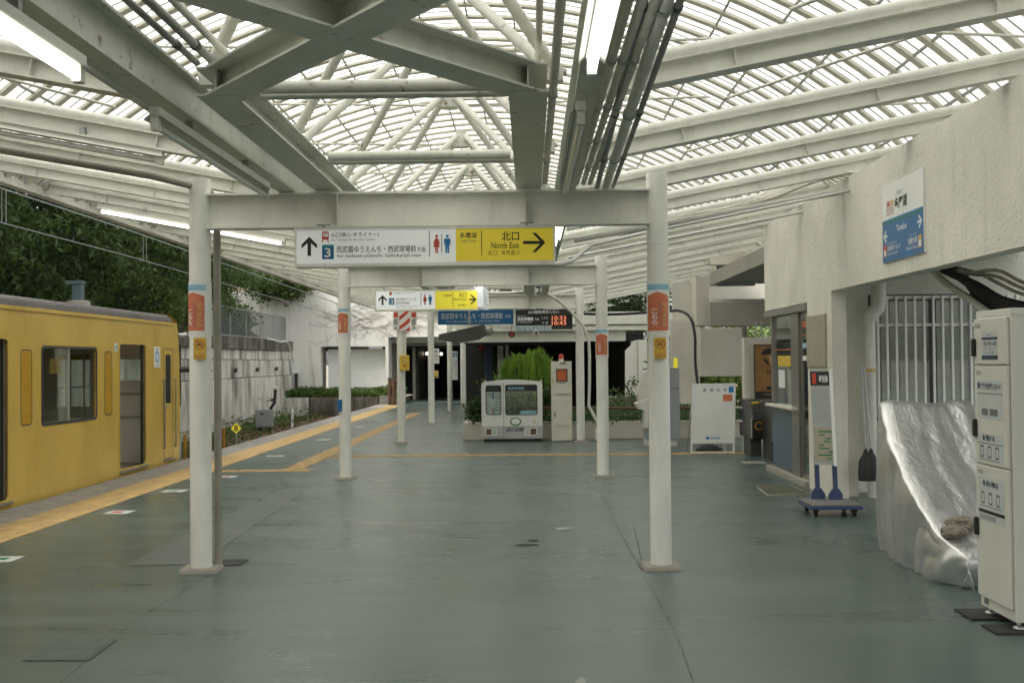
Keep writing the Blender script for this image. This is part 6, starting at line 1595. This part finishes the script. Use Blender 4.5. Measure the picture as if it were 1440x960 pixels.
pts = [Vector((rnd.uniform(-8.5, -5.0), rnd.uniform(yH+.02, yH+.7), zH+rnd.random()*.22)) for i in range(1800)]
g2 = leaves('grass', M['leaf_light'], hb, pts, .04, rnd, 5, -1.4); g2['kind'] = 'stuff'
# earth, weeds and leaves at the foot of the retaining wall
def bank_z(x, y):
    z = -1.17+.70*max(0, min(1, (y-22)/12)); return max(z, -.5-.6*(x+9.65))+.05*mnoise.noise((x*2, y*2, 1))
vv = []; ff = []; nx, ny = 14, 40
for i in range(nx+1):
    for j in range(ny+1): x = -9.65+3.77*i/nx; y = 19+24*j/ny; vv.append((x, y, bank_z(x, y)))
for i in range(nx):
    for j in range(ny): ff.append((i*(ny+1)+j, (i+1)*(ny+1)+j, (i+1)*(ny+1)+j+1, i*(ny+1)+j+1))
mb = MB(); mb.add(vv, ff, True); bk = mb.build('earth_bank', M['litter']); bk['kind'] = 'structure'
rnd = random.Random(77); pts = []
for i in range(5200):
    y = rnd.uniform(20, 42.8); x = -9.6+abs(rnd.gauss(0, .9)); 
    if x > -5.95: continue
    z = bank_z(x, y); pts.append(Vector((x, y, z+rnd.random()**2*(.4 if rnd.random() < .3 else .1))))
tag(leaves('weeds', M['leaf_mid'], None, pts, .055, rnd, 2.5, -.5, kind='stuff'), 'weeds along the foot of the retaining wall beside the track', 'weeds')
pts = [Vector((x_, y_, bank_z(x_, y_)+rnd.random()*.05)) for x_, y_ in [(rnd.uniform(-9.5, -5.95), rnd.uniform(20, 42.9)) for i in range(3600)]]
tag(leaves('fallen_leaves', M['leaf_brown'], None, pts, .06, rnd, 1.5, 0, kind='stuff'), 'brown fallen leaves scattered on the track bed', 'leaves')
# equipment cabinet
dE = 34.0; p = at(371, 590, dE); eq = thing('equipment_box', 'grey trackside equipment box on legs with pipes above', 'equipment box', (p.x, dE, -.5))
f = Face(dE-.1); u0, u1, v0, v1 = f.r(359, 576, 381, 601); mb = MB(); mb.box(u0, u1, dE-.1, dE+.3, v0, v1); mb.build('box', M['cabinet_grey'], eq, bev=.01)
mb = MB(); mb.box(u0+.02, u1-.0, dE-.12, dE-.1, v0+.03, v1-.03); mb.build('door', M['cabinet_grey'], eq, bev=.004)
k = MB(); Face(dE-.125).rect(k, 366, 581, 371, 583, .004); k.build('plate', M['black'], eq)
for x in (u0+.08, u1-.08): mb = MB(); mb.box(x-.06, x+.06, dE, dE+.1, -.7, v0); mb.build('leg', M['dark_metal'], eq)
mb = MB(); a = at(372, 576, dE); b = at(372, 552, dE); mb.tube(a, b, .08, 10); mb.box(a.x-.2, a.x+.2, dE-.05, dE+.1, at(372,560,dE).z-.06, at(372,560,dE).z+.06); mb.build('standpipe', M['pvc'], eq)
mb = MB(); mb.path([at(380, 575, dE), at(386, 566, dE), at(387, 553, dE), at(387, 547, dE)], .05, 8); mb.path([at(376, 562, dE), at(387, 562, dE)], .04, 8); mb.build('black_pipe', M['rubber'], eq)
p = at(386.5, 545.5, dE); mb = MB(); mb.lathe(p, [(.03, -.07), (.075, 0), (.03, .07)], 12); mb.build('cap', M['white'], eq)
# diamond number sign, stakes
dS = 30.0; p = at(332, 602, dS); sg = thing('stop_sign', 'yellow diamond track sign with a black eight', 'sign', (p.x, dS, -.75))
s_ = .145; mb = MB(); mb.prism([(p.x, dS, p.z-s_), (p.x+s_, dS, p.z), (p.x, dS, p.z+s_), (p.x-s_, dS, p.z)], (0, .012, 0)); mb.build('plate', M['sign_yellow2'], sg)
k = MB(); text(Plane((p.x, dS, p.z), (1,0,0), (0,0,1)), k, '8', -.055, .055, -.085, .085, .004, .02); k.build('number', M['black'], sg)
mb = MB(); mb.tube((p.x, dS+.03, -1.0), (p.x, dS+.03, p.z-.05), .025, 8); mb.build('stake', M['alu'], sg)
for i, (px, y0, y1, dd, m, lb) in enumerate(((314.5, 603, 629, 30, 'ticket_orange', 'short orange marker stake left of the diamond sign'), (260, 612, 645, 27, 'ticket_orange', 'orange marker stake just beyond the train front'), (411, 575, 606, 35, 'white', 'thin white marker stake right of the equipment box'))):
    a = at(px, y1, dd); b = at(px, y0, dd); mb = MB(); mb.tube((a.x, dd, -1.16), b, .04, 8); st = mb.build('marker_stake', M[m]); tag(st, lb, 'stake', 'marker stakes by the track'); mb = MB(); mb.tube((b.x, dd, b.z-.001), (b.x, dd, b.z+.03), .043, 8); mb.build('cap', M[m], st)
# log fence and blue plate by the second post
lf = thing('log_fence', 'short brown log fence at the end of the hedge', 'fence', at(555, 552, 42))
for px in (548, 554, 561): a = at(px, 553, 42); b = at(px, 531, 42); mb = MB(); mb.tube((a.x, 42, 0), (b.x, 42, b.z), .07, 10); mb.build('log_post', M['wood'], lf)
for py in (536, 544): mb = MB(); mb.tube(at(546, py, 42), at(565, py-1, 42), .05, 8); mb.build('log_rail', M['wood'], lf)
p = at(478, 566, 15.25); mb = MB(); mb.box(-2.66, -2.60, 15.28, 15.33, p.z-.12, p.z+.04); tag(mb.build('blue_plate', M['blue']), 'small blue plate clipped to the second left post', 'plate')
# dark cable hanging at the passage mouth
cable([at(640, 474, 45.9), at(600, 472, 45.9), at(560, 473, 45.9), at(545, 480, 45.9), at(538, 495, 45.8), at(537, 545, 45.8)], .03, M['rubber'], 'dark cable looping down beside the passage mouth')
# ------------------------------------------------------------------ overhead wires
for i, (z, r, lb) in enumerate(((4.08, .012, 'upper overhead wire above the track'), (3.60, .010, 'lower overhead contact wire above the track'))):
    mb = MB(); P = [Vector((-7.35, y, z-.03*i*0-.22*max(0, (y-20))/25)) for y in (-5, 5, 12, 16, 20, 26, 32, 38, 44.9)]; mb.path(P, r, 6); tag(mb.build('overhead_wire', M['galv']), lb, 'wire', 'overhead wires')
for i, y in enumerate((15.4, 21.1)):
    r = thing('wire_hanger', ['wire hanger between the overhead wires at the left edge', 'wire hanger between the overhead wires near the train front'][i], 'hanger', (-7.35, y, 3.6), 'hangers of the overhead wire')
    for dx in (-.03, .03): mb = MB(); mb.tube((-7.35+dx, y, 3.60), (-7.35+dx, y, 4.08), .006, 6); mb.build('rod', M['galv'], r)
# ------------------------------------------------------------------ bank and trees
vv = []; ff = []; nx, ny = 26, 40
for i in range(nx+1):
    for j in range(ny+1):
        t = i/nx; x = XR-.6-28*t; y = -15+90*j/ny; vv.append((x, y, 2.2+9*t**.8+.6*mnoise.noise((x*.2, y*.2, 0))*min(1, t*6)))
for i in range(nx):
    for j in range(ny): ff.append((i*(ny+1)+j, i*(ny+1)+j+1, (i+1)*(ny+1)+j+1, (i+1)*(ny+1)+j))
mb = MB(); mb.add(vv, ff, True); bank = mb.build('hillside', M['soil']); bank['kind'] = 'structure'
vv = []; ff = []; nx, ny = 30, 14
for i in range(nx+1):
    for j in range(ny+1):
        x = -40+70*i/nx; y = 46.3+45*j/ny; t = j/ny; base = 4.2 if x < -2 else 4.2-max(0, min(1, (x+2)/6))*3.9
        vv.append((x, y, base+7*t*max(.12, 1-max(0, (x+2)/7))+.5*mnoise.noise((x*.25, y*.25, 3))*min(1, t*4)))
for i in range(nx):
    for j in range(ny): ff.append((i*(ny+1)+j, (i+1)*(ny+1)+j, (i+1)*(ny+1)+j+1, i*(ny+1)+j+1))
mb = MB(); mb.add(vv, ff, True); bank2 = mb.build('hillside', M['litter']); bank2['kind'] = 'structure'
TL = [((-12.5, 14.5, 3.4), (-10.6, 15.5, 5.0), (2.4, 3.2, 3.0), 'dark leafy tree behind the train at the left edge', [('leaf_dark', .7), ('leaf_mid', .3)]),
      ((-13.5, 20.5, 4), (-10.8, 21, 5.4), (2.6, 3.2, 3.4), 'broad dark tree behind the middle of the train', [('leaf_dark', .75), ('leaf_mid', .25)]),
      ((-14.5, 27, 4.5), (-11.2, 27.5, 5.4), (2.6, 3.4, 3.6), 'tall tree with drooping boughs behind the train front', [('leaf_dark', .7), ('leaf_mid', .3)]),
      ((-13.5, 34, 4.2), (-12.2, 34, 5.3), (2.6, 3.4, 3.0), 'lighter leafy tree left of the nearest left post', [('leaf_dark', .45), ('leaf_mid', .35), ('leaf_light', .2)]),
      ((-13.8, 41, 4.5), (-13.0, 41, 6.0), (2.8, 3.0, 2.8), 'tree on the bank above the chain-link fence', [('leaf_dark', .4), ('leaf_mid', .6)]),
      ((-16, 16, 5), (-12.5, 15, 9.0), (4.0, 5.5, 2.8), 'high dark tree filling the upper left background', [('leaf_dark', 1.)]),
      ((-18, 25, 6), (-12.8, 25, 9.4), (4.0, 5.5, 2.8), 'high tree on the bank behind the broad dark tree', [('leaf_dark', .8), ('leaf_mid', .2)]),
      ((-18, 36, 6.5), (-13.4, 35, 9.6), (4.2, 5.5, 3.2), 'high tree far back on the bank', [('leaf_dark', .8), ('leaf_mid', .2)]),
      ((-12.4, 9, 3.4), (-12.5, 5, 8.6), (4.0, 5.5, 3.2), 'tree beside the train just outside the left frame edge', [('leaf_dark', 1.)])]
for i, (b, c, r, lb, m) in enumerate(TL):
    tree(b, 6, c, r, lb, m, 200 if i < 5 else 170, 120 if i < 5 else 80, .075 if i < 5 else .16, 100+i, .30, spray=(70, 80, 90, 60, 40)[i] if i < 5 else 0)
# low bushes at the fence, and the shrubs over the abutment
for i, (x, y, z, r, lb, m) in enumerate(((-11, 24, 2.6, (1.0, 2.6, 1.0), 'leafy thicket low behind the train front', 'leaf_mid'), (-10.8, 31, 2.5, (.8, 3, .9), 'thicket tangled in the near end of the fence', 'leaf_light'), (-11, 39, 2.5, (.8, 3, .7), 'dry thicket behind the far end of the fence', 'leaf_mid'))):
    shrub((x, y, z), r, lb, m, 60+i, 90, 80, .08, group='thickets on the bank', name='thicket')
rnd = random.Random(91)
pts = clumps(rnd, (-9.5, 48.5, 6.3), (4.5, 1.2, 1.3), 80, 70, .4, .1)
tag(leaves('dry_brush', M['leaf_brown'], None, pts, .07, rnd, 4, .2, kind='stuff'), 'brown dry brush on the slope above the abutment', 'brush')
sh = at(405, 395, 44.2)
for i, (px, py, dd, r, lb, m) in enumerate(((395, 398, 44.6, (1.5, .9, .55), 'feathery green bough overhanging the abutment wall', 'leaf_mid'), (345, 372, 46.5, (1.3, .9, .8), 'green shrub above the left part of the abutment', 'leaf_mid'), (430, 385, 46, (1.4, .8, .6), 'dark green shrub under the roof edge above the abutment', 'leaf_dark'), (325, 345, 47, (1.2, 1, .7), 'light green shrub high above the fence end', 'leaf_light'))):
    p = at(px, py, dd); shrub((p.x, dd, p.z-r[2]), r, lb, m, 70+i, 60, 60, .10, group='shrubs above the abutment', name='overhanging_shrub')
for i, x in enumerate((-14, -8, -2, 4, 10, 16)):
    tree((x, 60+3*(i % 2), 5), 7, (x, 60+3*(i % 2), 9.5), (4, 3.5, 4.2), ['leftmost far tree on the slope beyond the station', 'second far tree from the left on the slope', 'third far tree from the left on the slope', 'fourth far tree from the left on the slope', 'fifth far tree from the left on the slope', 'rightmost far tree on the slope beyond the station'][i], [('leaf_dark', .6), ('leaf_mid', .4)], 110, 55, .22, 200+i, .5, group='far trees beyond the station')
